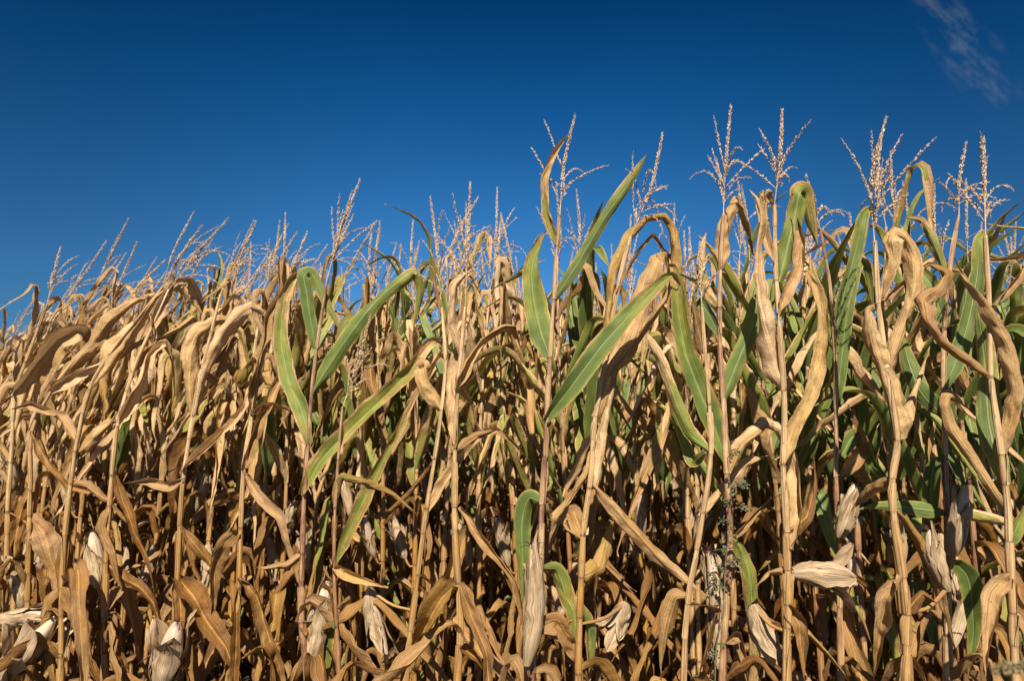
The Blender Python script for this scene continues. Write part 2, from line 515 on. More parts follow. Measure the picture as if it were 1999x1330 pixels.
def stalk_curve(mb, p, r0, r1, red, gold, rng, nodes=None, k=10, detail=True):
    """jointed stem with swollen nodes and clasping sheaths; returns the arclengths of its nodes"""
    n = max(len(p), 60)
    p = spline(p, n)
    s = np.concatenate([[0], np.cumsum(np.linalg.norm(np.diff(p, axis=0), axis=1))])
    L = s[-1]
    if nodes is None:
        nodes, x = [], 0.05
        while x < L - 0.1:
            nodes.append(x)
            x += rng.uniform(0.125, 0.175) if x < 1.25 else rng.uniform(0.085, 0.12)
    ends = list(nodes) + [L]
    fr = [0, 0.03, 0.07, 0.14, 0.35, 0.6, 0.85, 0.96, 0.985] if detail else [0, 0.08, 0.4, 0.95]
    fac = [1.10, 1.02, 1.05, 1.12, 1.16, 1.10, 1.03, 0.99, 1.05] if detail else [1.15, 1.1, 1.2, 1.0]
    S, R, FR, RN = [0.0], [r0], [0.5], [0.5]
    for i, x in enumerate(nodes):
        ln = ends[i + 1] - x
        kk = rng.uniform(0.85, 1.15)
        rn = rng.random()
        for f_, c_ in zip(fr, fac):
            sx = x + f_ * ln
            base = r0 + (r1 - r0) * (sx / L) ** 1.1
            S.append(sx)
            R.append(base * (1 + (c_ - 1) * kk))
            FR.append(f_)
            RN.append(rn)
    S.append(L)
    R.append(r1 * 0.9)
    FR.append(0.9)
    RN.append(RN[-1])
    S, R, FR, RN = map(np.array, (S, R, FR, RN))
    q = np.stack([np.interp(S, s, p[:, i]) for i in range(3)], 1)
    T, X, Y = frames(q)
    th = np.linspace(0, 2 * np.pi, k, endpoint=False)
    ph = rng.uniform(0, 6)
    flute = 1 + 0.06 * np.cos(3 * th + ph) + (0.10 * np.maximum(0, np.cos(th + ph)) ** 8)
    v = q[:, None] + (R[:, None] * flute[None])[..., None] * (np.cos(th)[None, :, None] * X[:, None] + np.sin(th)[None, :, None] * Y[:, None])
    A = np.stack(np.broadcast_arrays(th[None] / (2 * np.pi), S[:, None], RN[:, None]), -1).reshape(-1, 3)
    zz = q[:, 2]
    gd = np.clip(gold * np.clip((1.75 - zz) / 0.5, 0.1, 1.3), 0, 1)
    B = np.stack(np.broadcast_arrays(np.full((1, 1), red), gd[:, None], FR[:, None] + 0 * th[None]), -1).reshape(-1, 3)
    mb.add(v.reshape(-1, 3), grid_faces(len(q), k, True), A, B)
    if detail:
        na = 9
        for i, x in enumerate(nodes):
            if rng.random() < 0.25:
                continue
            ln = ends[i + 1] - x
            t = np.linspace(0.01, rng.uniform(0.7, 1.05), 7)
            sx = np.minimum(x + t * ln, L)
            c = np.stack([np.interp(sx, s, p[:, j]) for j in range(3)], 1)
            T2, X2, Y2 = frames(c)
            span = rng.uniform(1.7, 2.7) * (1 - 0.35 * np.linspace(0, 1, 7) ** 2)
            th0 = rng.uniform(0, 6.28)
            a_ = np.linspace(-1, 1, na)
            th2 = th0 + a_[None] * span[:, None] + 0.2 * np.linspace(0, 1, 7)[:, None]
            base = (r0 + (r1 - r0) * (sx / L) ** 1.1) * (1.20 + 0.10 * np.sin(np.linspace(0, 3, 7)))
            loose = rng.uniform(0.05, 0.5)
            rr = base[:, None] * (1 + loose * np.abs(a_)[None] ** 4 * np.linspace(0.3, 1, 7)[:, None] + 0.05 * np.cos(5 * th2))
            v2 = c[:, None] + rr[..., None] * (np.cos(th2)[..., None] * X2[:, None] + np.sin(th2)[..., None] * Y2[:, None])
            rnd = rng.random()
            A2 = np.stack(np.broadcast_arrays((a_[None] + 1) / 2 * 0.8 + 0.1 + 0 * t[:, None], sx[:, None], np.array([[rnd]])), -1).reshape(-1, 3)
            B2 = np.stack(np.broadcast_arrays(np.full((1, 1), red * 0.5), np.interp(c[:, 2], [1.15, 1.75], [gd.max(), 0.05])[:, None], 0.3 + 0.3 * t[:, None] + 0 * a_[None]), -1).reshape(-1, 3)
            mb.add(v2.reshape(-1, 3), grid_faces(7, na), A2, B2)
    return nodes, p, s


def spikelets(mb, P0, D, ln, r, sides=4):
    """many little husks at points P0 pointing along D"""
    n = len(P0)
    if n == 0:
        return
    ref = np.where(np.abs(D[:, 2:3]) > 0.9, np.array([[1.0, 0, 0]]), np.array([[0, 0, 1.0]]))
    X = unit(np.cross(D, ref))
    Y = np.cross(D, X)
    th = np.linspace(0, 2 * np.pi, sides, endpoint=False)
    ln = np.broadcast_to(ln, (n,))[:, None]
    ring = P0[:, None] + 0.42 * ln[..., None] * D[:, None] + (ln * r)[..., None] * (np.cos(th)[None, :, None] * X[:, None] + np.sin(th)[None, :, None] * Y[:, None])
    tip = P0 + ln * D
    v = np.concatenate([P0[:, None], ring, tip[:, None]], 1)
    m = sides + 2
    j = np.arange(sides)
    f = np.concatenate([np.stack([0 * j, 1 + (j + 1) % sides, 1 + j], 1), np.stack([0 * j + sides + 1, 1 + j, 1 + (j + 1) % sides], 1)])
    F = (np.arange(n)[:, None, None] * m + f[None]).reshape(-1, 3)
    mb.add(v.reshape(-1, 3), F, np.zeros((n * m, 3)), np.zeros((n * m, 3)))


def branch(mb, p, step, around, ln, rng, r_axis, bare=0.0, sides=4, ang=(20, 38), rr=0.2):
    tube(mb, p, np.linspace(r_axis, r_axis * 0.5, len(p)), 4)
    T, X, Y = frames(p)
    s = np.concatenate([[0], np.cumsum(np.linalg.norm(np.diff(p, axis=0), axis=1))])
    xs = np.arange(s[-1] * bare, s[-1] * 0.995, step)
    if len(xs) == 0:
        return
    xs = np.repeat(xs, around) + np.array([rng.uniform(-0.4, 0.4) * step for _ in range(len(xs) * around)])
    xs = xs[np.array([rng.random() > 0.22 for _ in range(len(xs))])]
    if len(xs) == 0:
        return
    xs = np.clip(xs, 0, s[-1])
    I = lambda a: np.stack([np.interp(xs, s, a[:, i]) for i in range(3)], 1)
    P0, TT, XX, YY = I(p), unit(I(T)), unit(I(X)), unit(I(Y))
    n = len(xs)
    th = np.array([2 * math.pi * (i % around) / around + (i // around) * 1.1 + rng.uniform(-0.5, 0.5) for i in range(n)])
    be = np.radians([rng.uniform(*ang) for _ in range(n)])
    Rr = np.cos(th)[:, None] * XX + np.sin(th)[:, None] * YY
    D = unit(np.cos(be)[:, None] * TT + np.sin(be)[:, None] * Rr)
    fade = 1 - 0.45 * np.clip((xs / s[-1] - 0.7) / 0.3, 0, 1)
    spikelets(mb, P0 + Rr * r_axis, D, ln * fade * np.array([rng.uniform(0.65, 1.3) for _ in range(n)]), rr, sides)


def tassel(mb, b, tip, rng, nlat=9, lat=(0.3, 0.65), hi=True, wind=(0.0, 0.0), open_=1.0):
    b, tip = np.asarray(b, float), np.asarray(tip, float)
    ax = tip - b
    L = np.linalg.norm(ax)
    side = np.array([rng.uniform(-1, 1), rng.uniform(-1, 1), 0]) * 0.05 * L
    mid = b + ax * 0.5 + side
    p = spline([b, mid, tip], 16 if hi else 8)
    branch(mb, p, 0.0054 if hi else 0.014, 5 if hi else 3, 0.0130 if hi else 0.019, rng, 0.0020, 0.34, 4 if hi else 3, (9, 26), 0.145)
    axu = unit(ax)
    a0 = rng.uniform(0, 6)
    for i in range(nlat):
        f_ = 0.10 + 0.28 * i / max(nlat - 1, 1) + rng.uniform(-0.02, 0.02)
        st = b + ax * f_ + side * f_
        az = a0 + i * 2.4 + rng.uniform(-0.5, 0.5)
        h = np.array([math.cos(az), math.sin(az), 0.0])
        h = unit(h - axu * np.dot(h, axu))
        al = math.radians(rng.uniform(12, 46)) * open_
        d_ = math.cos(al) * axu + math.sin(al) * h
        ll = L * rng.uniform(*lat) * rng.choice([1.0, 1.0, 0.55])
        droop = rng.choice([0.1, 0.3, 0.8, 1.6, 2.6]) * open_
        q = [st]
        m = 12 if hi else 6
        for k_ in range(m):
            d_ = unit(d_ + np.array([wind[0] * 0.1, wind[1] * 0.1, -droop * 0.11]) * (0.4 + k_ / m) * 12 / m)
            q.append(q[-1] + d_ * ll / m)
        branch(mb, np.array(q), 0.0060 if hi else 0.020, 2, 0.0120 if hi else 0.018, rng, 0.0011, 0.12, 4 if hi else 3, (8, 26), 0.145)
    return mb


def ear_parts(b, tip, width, rng, loose=0.4, shank=None, silk=True, brown=0.0, bare=False):
    """returns (core mesh builder, husk leaf builders, silk builder or None)"""
    b, tip = np.asarray(b, float), np.asarray(tip, float)
    ax = tip - b
    L = np.linalg.norm(ax)
    axu = ax / L
    ref = np.array([0.2, -1.0, 0.1])
    X = unit(np.cross(axu, ref))
    Y = np.cross(axu, X)
    bend = X * rng.uniform(-0.06, 0.06) * L + Y * rng.uniform(-0.05, 0.05) * L

    def shell(mb, th0, span, k, t1, flare, r_, nt=16, na=11, twist=0.0):
        t = np.linspace(0.0, 1.0, nt)
        tt = t * t1
        prof = np.clip(tt, 0.02, 1) ** 0.45 * np.clip(1.05 - np.minimum(tt, 1.0), 0.05, 1.1) ** 0.62 * 1.62
        rad = width / 2 * 0.86 * k * prof + flare * width * np.clip((t - 0.45) / 0.55, 0, 1) ** 2
        a = np.linspace(-1, 1, na)
        sp_ = span / 2 * (1 - np.clip((t - 0.35) / 0.65, 0, 1) ** 2.4 * 0.97)
        sp_ = sp_ * (1 + 0.22 * rn(t * L, 0.03, r_))
        th = th0 + twist * t[:, None] + a[None] * sp_[:, None]
        ph = r_.uniform(0, 6)
        rip = 1 + 0.035 * np.sin(th * 9 + ph) + 0.025 * np.sin(t[:, None] * 13 + ph) * np.abs(a)[None]
        rr = rad[:, None] * rip + 0.006 * field(t * L, na, 0.03, 3, r_) * (0.4 + t[:, None]) + flare * width * 0.25 * (np.abs(a)[None] * t[:, None]) ** 2
        c = b + ax * tt[:, None] + bend * (4 * tt * (1 - np.minimum(tt, 1)))[:, None]
        v = c[:, None] + rr[..., None] * (np.cos(th)[..., None] * X + np.sin(th)[..., None] * Y)
        A = np.stack(np.broadcast_arrays((a[None] + 1) / 2 * span / 3.0, (tt * L)[:, None], np.array([[r_.random()]])), -1).reshape(-1, 3)
        B = np.stack(np.broadcast_arrays(np.zeros((1, 1)), np.array([[brown]]), t[:, None] + 0 * a[None]), -1).reshape(-1, 3)
        mb.add(v.reshape(-1, 3), grid_faces(nt, na), A, B)

    core, shk = MB(), MB()
    nt, na = 16, 16
    t = np.linspace(0, 1, nt)
    prof = np.clip(t, 0.004, 1) ** 0.45 * np.clip(1.03 - t, 0.02, 1.1) ** 0.62 * 1.58
    th = np.linspace(0, 2 * np.pi, na, endpoint=False)
    rr = (width / 2 * 0.79 * prof)[:, None] * (1 + 0.04 * np.sin(5 * th + 1)[None])
    c = b + ax * t[:, None] + bend * (4 * t * (1 - t))[:, None]
    v = c[:, None] + rr[..., None] * (np.cos(th)[None, :, None] * X + np.sin(th)[None, :, None] * Y)
    A = np.stack(np.broadcast_arrays(th[None] / 6.283, (t * L)[:, None], np.array([[rng.random()]])), -1).reshape(-1, 3)
    core.add(v.reshape(-1, 3), grid_faces(nt, na, True), A, np.zeros((nt * na, 3)) + [0, brown, 0.5])
    if shank is not None:
        sh = np.asarray(shank, float)
        m = (sh + b) / 2 - np.array([0, 0, 0.02])
        tube(shk, spline([sh, m, b + ax * 0.04], 8), np.linspace(0.0045, 0.007, 8), 7, 0.3, (0.1, 0.9, 0.4))
    husks = []
    if not bare:
        for i in range(rng.choice([5, 6])):
            mb = MB()
            fl = loose * rng.uniform(0.1, 0.6) * (1.0 if i < 2 else 1.5)
            shell(mb, -1.57 + i * 2.1 + rng.uniform(-0.5, 0.5), rng.uniform(1.3, 2.8), 1.0 + 0.03 * (i + 1), rng.uniform(0.62, 1.22), fl, rng, twist=rng.uniform(-0.3, 0.3))
            husks.append(mb)
    sk = None
    if silk:
        sk = MB()
        for i in range(16):
            d_ = unit(axu + np.array([rng.uniform(-0.7, 0.7), rng.uniform(-0.7, 0.7), rng.uniform(-0.5, 0.4)]))
            q = [tip - ax * 0.03]
            for j in range(5):
                d_ = unit(d_ + np.array([rng.uniform(-0.5, 0.5), rng.uniform(-0.5, 0.5), -0.3]))
                q.append(q[-1] + d_ * rng.uniform(0.006, 0.012))
            tube(sk, np.array(q), np.linspace(0.0016, 0.0006, 6), 3)
    return core, husks, sk, (shk if shank is not None else None)


# ------------------------------------------------------------------ scene objects
def P(px, py, Y):
    """the world point at distance Y in front of the camera that the photograph shows at pixel (px, py)"""
    u, v = (px - 999.5) / FPX, (665 - py) / FPX
    y = math.cos(PITCH) - math.sin(PITCH) * v
    z = math.sin(PITCH) + math.cos(PITCH) * v
    k = Y / y
    return np.array([u * k, Y, CZ + z * k])


def thing(name, loc, label, cat, group=None, rz=0.0, sc=1.0):
    o = bpy.data.objects.new(name, None)
    COL.objects.link(o)
    o.location = loc
    o.rotation_euler = (0, 0, rz)
    o.scale = (sc, sc, sc)
    o.empty_display_size = 0.1
    o['label'] = label
    o['category'] = cat
    if group:
        o['group'] = group
    return o


def part(name, mesh, parent, label=None):
    o = bpy.data.objects.new(name, mesh)
    COL.objects.link(o)
    o.parent = parent
    if label:
        o['label'] = label
    return o


def add_ear(root, core, husks, silk, shank, origin, mat=None):
    e = part('ear', core.mesh('ear', mat or M_INNER, origin), root)
    for h in husks:
        part('husk', h.mesh('husk', M_HUSK, origin), e)
    if silk:
        part('silk', silk.mesh('silk', M_SILK, origin), e)
    if shank:
        part('shank', shank.mesh('shank', M_STALK, origin), e)
    return e


ROW0 = np.array([1.18, 2.10])
RU = unit(np.array([-0.956, 0.293]))
RN = np.array([-RU[1], RU[0]]) * -1.0
if RN[1] < 0:
    RN = -RN
ROW_GAP, PLANT_GAP = 0.70, 0.148


def row_depth(px, k=0.0):
    """distance of row k where the ray through pixel column px meets it"""
    q = (px - 999.5) / FPX
    o = ROW0 + RN * ROW_GAP * k
    s_ = (o[0] - q * o[1]) / (-RU[0] + q * RU[1])
    return o[1] + RU[1] * s_


# hero plants of the front row. Pixel positions are those of the photograph; every plant stands at its own place in the row.
# leaf: (points, width in pixels, green, brown [, options]); an optional third number in a point is its distance behind the stalk (m)
HEROES = [
 dict(label='straw coloured maize plant with two loose flared pale ears low on its stalk', short='plant with flared husks',
  stalk=[(8, 1330), (15, 1000), (23, 880), (29, 770), (60, 680), (92, 595)], tip=(118, 482), nlat=7, gold=0.6,
  leaves=[([(29, 770), (68, 716), (115, 664), (150, 648), (168, 650, 0.05), (180, 684, 0.08)], 44, 0, 0.3),
          ([(20, 905), (-10, 860), (-40, 850)], 26, 0, 0.5), ([(16, 1000), (50, 1020), (95, 1060), (110, 1120)], 34, 0, 0.8),
          ([(12, 1120), (38, 1090), (70, 1130), (80, 1210)], 30, 0, 0.9)],
  ears=[((-10, 1330), (104, 1212), 62, 0.9, -0.10), ((-15, 1215), (108, 1205), 36, 0.5, -0.08)]),
 dict(label='dry maize plant bent over from its elbow, golden leaf dropping from the joint', short='plant bent at its elbow',
  stalk=[(50, 1330), (55, 1100), (59, 950), (62, 845), (100, 765), (165, 680), (230, 610)], tip=(322, 508), nlat=7, gold=0.7, dy=0.03,
  leaves=[([(64, 846), (95, 905), (135, 950), (200, 968)], 17, 0, 0.85), ([(100, 764), (140, 739), (190, 714), (240, 690), (310, 650)], 20, 0, 0),
          ([(116, 747), (172, 682), (214, 628), (262, 590), (300, 575, 0.06), (330, 600, 0.1)], 24, 0, 0.2),
          ([(57, 960), (40, 1000), (28, 1060), (30, 1110)], 34, 0, 0.9), ([(57, 1010), (85, 1040), (105, 1110), (120, 1180)], 36, 0, 0.8),
          ([(54, 1120), (48, 1160), (60, 1220), (85, 1250)], 38, 0, 0.8)],
  ears=[((45, 1190), (24, 1080), 38, 0.5, 0.04)]),
 dict(label='dry maize plant with one broad blade swept up to a fold below its slanting tassel', short='broad swept blade plant',
  stalk=[(118, 1330), (121, 1150), (128, 1040), (140, 930), (151, 858), (173, 765), (215, 690), (275, 615), (318, 560)], tip=(394, 440), nlat=8, gold=0.6, dy=-0.03,
  leaves=[([(175, 764), (215, 715), (262, 642), (303, 582), (335, 551), (362, 562, 0.05), (396, 614, 0.06)], 48, 0, 0.05, dict(roll=(5, -10))),
          ([(155, 883), (190, 848), (216, 824), (240, 826, .05)], 24, 0, 0.25), ([(150, 860), (120, 820), (60, 790), (20, 800)], 24, 0, 0.4, dict(z=0.1)),
          ([(140, 945), (170, 950), (205, 975), (250, 985)], 30, 0, 0.8), ([(128, 1045), (120, 1100), (140, 1180), (165, 1230)], 36, 0, 0.9),
          ([(124, 1150), (100, 1180), (95, 1250), (105, 1320)], 30, 0, 0.8)], ears=[]),
 dict(label='dry maize plant holding a pale dark-silked ear upright against its golden stalk', short='plant with the silked ear',
  stalk=[(203, 1330), (205, 1150), (213, 1000), (221, 905), (230, 829), (258, 730), (296, 640), (330, 565)], tip=(447, 425), nlat=9, gold=0.7,
  leaves=[([(228, 829), (250, 788), (282, 714), (300, 685), (322, 672, .04), (335, 700, .08)], 42, 0, 0.1),
          ([(262, 725), (278, 690), (310, 660), (350, 640), (378, 620, .05), (400, 640, .1)], 24, 0, 0.35),
          ([(296, 640), (315, 590), (345, 552), (370, 548), (388, 580, .06), (394, 615, .1)], 24, 0, 0.2),
          ([(226, 930), (240, 980), (262, 1040), (290, 1100)], 22, 0, 0.95), ([(215, 990), (205, 1030), (225, 1080)], 30, 0, 0.8),
          ([(208, 1100), (240, 1130), (275, 1150), (300, 1180)], 28, 0, 0.9), ([(205, 1205), (230, 1250), (250, 1330)], 40, 0, 0.7)],
  ears=[((192, 1148), (180, 1040), 46, 0.25, 0.03)]),
 dict(label='dry maize plant with two pale blades opening in a V above a dark joint', short='plant with V-spread pale blades',
  stalk=[(336, 1330), (345, 1150), (352, 1010), (360, 920), (376, 815), (390, 740), (412, 650), (430, 575)], tip=(500, 432), nlat=9, gold=0.75,
  leaves=[([(376, 814), (368, 750), (371, 690), (388, 655), (424, 626), (452, 628, .05), (472, 655, .08)], 34, 0, 0.15),
          ([(380, 812), (392, 748), (412, 690), (438, 645), (465, 612), (490, 596), (520, 612, .06), (540, 640, .1)], 30, 0, 0.1),
          ([(356, 916), (400, 880), (450, 832), (480, 790), (490, 755)], 24, 0, 0.05),
          ([(395, 722), (420, 740), (440, 690), (470, 660)], 26, 0, 0.5, dict(z=.12)),
          ([(353, 1026), (378, 1062), (406, 1094), (452, 1168)], 24, 0, 0.95), ([(358, 935), (330, 950), (290, 940), (240, 945)], 22, 0, 0.6),
          ([(345, 1128), (378, 1165), (402, 1212), (440, 1265)], 42, 0, 0.85), ([(345, 1135), (352, 1180), (354, 1240)], 26, 0, 1.0),
          ([(340, 1240), (372, 1270), (392, 1330)], 34, 0, 0.9)],
  ears=[((312, 1345), (346, 1214), 66, 0.55, -0.06)]),
 dict(label='dry maize plant with a grey-brown blade standing against the green-leaved one', short='grey-brown bladed plant',
  stalk=[(458, 1330), (466, 1150), (470, 1030), (476, 916), (492, 810), (508, 720), (530, 640), (552, 570)], tip=(600, 452), nlat=9, gold=0.7,
  leaves=[([(474, 915), (494, 850), (530, 772), (552, 735), (575, 720, .06)], 27, 0, 0.45), ([(492, 808), (497, 745), (505, 685), (522, 622), (545, 582), (565, 590, .06), (575, 640, .1)], 32, 0, 0.2),
          ([(495, 805), (520, 795), (560, 800), (590, 830)], 26, 0, 0.7), ([(478, 925), (510, 975), (545, 1010), (560, 1060)], 26, 0, 0.5),
          ([(468, 1035), (440, 1060), (420, 1110)], 30, 0, 0.8), ([(466, 1130), (500, 1160), (520, 1230), (545, 1300)], 38, 0, 0.85), ([(464, 1150), (462, 1200), (460, 1270)], 24, 0, 1.0)], ears=[]),
 dict(label='red-stemmed maize plant with four green blades, the longest arching towards the dry tops', short='red-stemmed four-bladed plant',
  stalk=[(600, 1330), (588, 1215), (590, 1085), (594, 970), (601, 866), (608, 770), (618, 680), (632, 590), (640, 540)], tip=(703, 350), nlat=11, gold=0.3, red=0.95, dy=-0.05, open_=0.6,
  leaves=[([(605, 866), (588, 800), (562, 735), (548, 665), (553, 590), (572, 542), (592, 531), (604, 545, .06)], 40, 0.62, 0),
          ([(618, 680), (606, 625), (598, 570), (593, 538), (608, 534, .03), (630, 576, .04), (668, 652, .05)], 30, 0.95, 0),
          ([(607, 771), (640, 716), (686, 648), (735, 586), (788, 541), (812, 534, .03), (822, 570, .06), (806, 650, .08)], 38, 0.86, 0),
          ([(590, 968), (625, 900), (690, 832), (745, 780), (800, 722), (838, 672), (862, 668, .04), (890, 700, .06)], 40, 0.58, 0),
          ([(590, 1085), (560, 1105), (520, 1110), (500, 1108)], 22, 0, 0.4), ([(590, 1215), (610, 1230), (620, 1290), (625, 1340)], 34, 0, 0.9)],
  ears=[((604, 1305), (641, 1135), 58, 0.25, 0.03)]),
 dict(label='slender maize plant whose broken dry tassel hangs low before the leaves', short='slender low-tasselled plant',
  stalk=[(662, 1330), (656, 1210), (652, 1105), (654, 1000), (660, 900), (668, 800)], tip=(724, 615), nlat=8, gold=0.5, red=0.6, thin=0.75, dy=-0.02,
  leaves=[([(652, 1105), (680, 1040), (715, 965), (745, 906), (775, 850), (802, 795), (828, 742), (845, 720)], 28, 0.50, 0),
          ([(655, 994), (660, 952), (668, 932), (692, 936), (722, 943), (770, 966), (815, 1006)], 20, 0.35, 0.6),
          ([(656, 1225), (648, 1208), (640, 1230), (636, 1340)], 32, 0.8, 0), ([(652, 1110), (700, 1130), (756, 1150)], 24, 0, 0.2)], ears=[]),
 dict(label='dry maize plant hung with a pale wrinkled ear pointing at the ground', short='plant with the hanging ear',
  stalk=[(793, 1330), (805, 1206), (816, 1123), (832, 998), (848, 900), (862, 800), (870, 700), (862, 600)], tip=(840, 384), nlat=8, gold=0.6, thin=0.9, dy=0.04,
  leaves=[([(834, 998), (868, 940), (900, 896), (935, 852), (965, 838), (1000, 862, .04), (1036, 902, .06)], 28, 0, 0.2),
          ([(848, 900), (800, 960), (748, 1010), (700, 1010)], 20, 0, 0.7, dict(z=.1)), ([(818, 1123), (850, 1150), (870, 1220)], 34, 0, 0.8),
          ([(862, 800), (830, 750), (825, 715), (812, 720, .06), (800, 800, .1)], 30, 0, 0.25), ([(870, 700), (872, 640), (850, 560), (845, 480)], 14, 0, 0.5)],
  ears=[((722, 1148), (755, 1278), 44, 0.5, 0.06)]),
 dict(label='thick straw-coloured maize stalk with a wide golden-brown leaf draped at its foot', short='thick straw-coloured stalk',
  stalk=[(893, 1330), (899, 1240), (893, 1110), (887, 1000), (888, 890), (892, 790), (900, 690), (908, 600)], tip=(918, 356), nlat=14, gold=0.6, thin=1.05, dy=-0.05, open_=0.7,
  leaves=[([(889, 762), (913, 708), (945, 666), (980, 640), (1002, 640, .03), (1018, 690, .05)], 38, 0, 0.1), ([(890, 872), (882, 795), (880, 735), (892, 690), (910, 670, .05)], 24, 0, 0.1),
          ([(893, 1140), (862, 1168), (822, 1240), (790, 1308), (778, 1345)], 62, 0, 0.8), ([(895, 992), (925, 1035), (955, 1075), (1004, 1135)], 28, 0, 0.6),
          ([(899, 1262), (935, 1290), (960, 1330)], 34, 0, 0.9), ([(897, 1140), (915, 1190), (935, 1240), (950, 1280)], 40, 0, 0.85),
          ([(892, 880), (930, 850), (970, 840)], 22, 0, 0.3), ([(900, 690), (885, 640), (890, 560), (915, 530, .05), (940, 580, .1)], 26, 0, 0.2)], ears=[]),
 dict(label='tall purple-stemmed maize plant with a long green blade pointing straight into the sky', short='tall purple-stemmed plant',
  stalk=[(1038, 1330), (1046, 1240), (1054, 1120), (1058, 985), (1064, 900), (1068, 822), (1074, 696), (1081, 588), (1087, 484), (1093, 420)], tip=(1123, 222), nlat=9, gold=0.2, red=0.95, dy=-0.12, open_=1.25,
  leaves=[([(1073, 697), (1056, 648), (1042, 585), (1038, 530), (1046, 490), (1066, 450)], 50, 0.85, 0, dict(curl=(-.5, -1.2))),
          ([(1080, 586), (1126, 516), (1179, 426), (1226, 358), (1263, 300)], 30, 0.98, 0, dict(blunt=5)),
          ([(1090, 480), (1066, 412), (1063, 347), (1084, 295), (1112, 258)], 19, 0.42, 0),
          ([(1063, 823), (1105, 768), (1174, 676), (1237, 606), (1284, 558), (1312, 537), (1330, 560, .05)], 46, 0.92, 0, dict(z=-.05)),
          ([(1055, 980), (1032, 974), (1019, 1018), (1020, 1095)], 42, 0.95, 0, dict(z=.06)), ([(1060, 1110), (1088, 1114), (1108, 1170), (1122, 1205)], 36, 0.62, 0.3, dict(z=.06)),
          ([(1062, 985), (1080, 1010), (1120, 960), (1150, 930)], 20, 0, 0.3, dict(z=.1)), ([(1048, 1230), (1085, 1215), (1120, 1270), (1150, 1335)], 36, 0, 0.85)],
  ears=[((1028, 1300), (1038, 1064), 46, 0.3, -0.05)]),
 dict(label='dry maize plant with tall golden blades arching over like a hook', short='hooked golden-bladed plant',
  stalk=[(1128, 1330), (1133, 1170), (1139, 1040), (1154, 924), (1160, 830), (1176, 740), (1196, 620), (1216, 520), (1231, 463)], tip=(1294, 258), nlat=10, gold=0.7, dy=-0.03, open_=1.2,
  leaves=[([(1158, 814), (1198, 708), (1232, 632), (1262, 560), (1284, 506), (1300, 500, .05), (1306, 540, .09)], 46, 0, 0.15),
          ([(1190, 735), (1225, 690), (1262, 636), (1298, 582), (1314, 545), (1322, 590, .06)], 26, 0, 0.2),
          ([(1184, 692), (1187, 620), (1200, 527), (1226, 464), (1266, 428), (1298, 422), (1315, 452, .02), (1320, 540, .03), (1312, 600, .03)], 27, 0, 0.35, dict(blunt=6)),
          ([(1204, 572), (1247, 496), (1274, 459), (1295, 484), (1337, 528)], 17, 0, 0.45, dict(blunt=5)),
          ([(1163, 960), (1178, 885), (1190, 805), (1203, 735)], 38, 0, 0, dict(z=.03, base=.9)),
          ([(1158, 947), (1200, 990), (1244, 1040), (1300, 1104), (1368, 1158)], 34, 0, 0.4, dict(blunt=4)),
          ([(1139, 1050), (1120, 1000), (1085, 1020), (1070, 1080)], 30, 0, 0.6, dict(z=.1)), ([(1136, 1130), (1175, 1110), (1185, 1060), (1200, 1010)], 40, 0, 0.45, dict(z=.08)),
          ([(1132, 1205), (1110, 1215), (1100, 1270), (1105, 1340)], 34, 0, 0.95), ([(1134, 1190), (1150, 1230), (1152, 1340)], 34, 0.6, 0.3, dict(z=.05))],
  ears=[((1222, 1176), (1182, 1262), 46, 0.9, 0.12)]),
 dict(label='leaning greyish maize stalk in front of a large pale shaded ear', short='leaning greyish stalk',
  stalk=[(1334, 1330), (1343, 1168), (1357, 1093), (1376, 980), (1388, 886), (1384, 780), (1376, 680), (1370, 600)], tip=(1366, 470), nlat=6, gold=0.2, thin=0.85, dy=-0.04,
  leaves=[([(1388, 884), (1345, 845), (1315, 770), (1290, 705), (1268, 660), (1262, 650, .05)], 30, 0.55, 0), ([(1376, 885), (1350, 900), (1320, 820), (1300, 740), (1290, 700)], 24, 0.6, 0, dict(z=.08)),
          ([(1372, 1005), (1410, 960), (1460, 905), (1500, 890)], 36, 0, 0.15, dict(z=.08)), ([(1343, 1168), (1320, 1170), (1300, 1240), (1290, 1330)], 40, 0.1, 0.6),
          ([(1345, 1180), (1400, 1190), (1380, 1260), (1360, 1330)], 30, 0, 0.7), ([(1376, 690), (1362, 640), (1352, 590), (1360, 560)], 28, 0, 0.4)],
  ears=[((1402, 1305), (1384, 1076), 46, 0.3, 0.02)]),
 dict(label='green maize plant with weed-wrapped stem and wide blades spread in a V', short='weed-wrapped plant',
  stalk=[(1410, 1330), (1418, 1180), (1425, 1060), (1420, 960), (1417, 880), (1412, 785), (1405, 655), (1406, 530), (1412, 420)], tip=(1427, 205), nlat=12, gold=0.3, red=0.8, dy=0.0, open_=1.0,
  leaves=[([(1418, 900), (1400, 846), (1368, 768), (1342, 700), (1328, 630), (1321, 560), (1312, 520, .04), (1300, 545, .08)], 52, 0.80, 0),
          ([(1411, 783), (1426, 742), (1447, 690), (1468, 640), (1476, 590), (1490, 570, .06)], 42, 0.95, 0),
          ([(1407, 524), (1413, 468), (1426, 416), (1438, 394), (1450, 408, .03), (1463, 450, .05), (1470, 500, .06)], 27, 0, 0.35),
          ([(1403, 600), (1385, 580), (1368, 534), (1371, 480), (1380, 448)], 26, 0.42, 0), ([(1405, 654), (1386, 617), (1369, 590), (1372, 620, .05), (1378, 680, .08)], 30, 1.0, 0),
          ([(1424, 925), (1450, 870), (1496, 834), (1520, 842, .04), (1540, 890, .07)], 40, 0, 0.2), ([(1425, 1045), (1445, 1070), (1462, 1120), (1470, 1190), (1475, 1260)], 38, 0.55, 0.2, dict(blunt=3)),
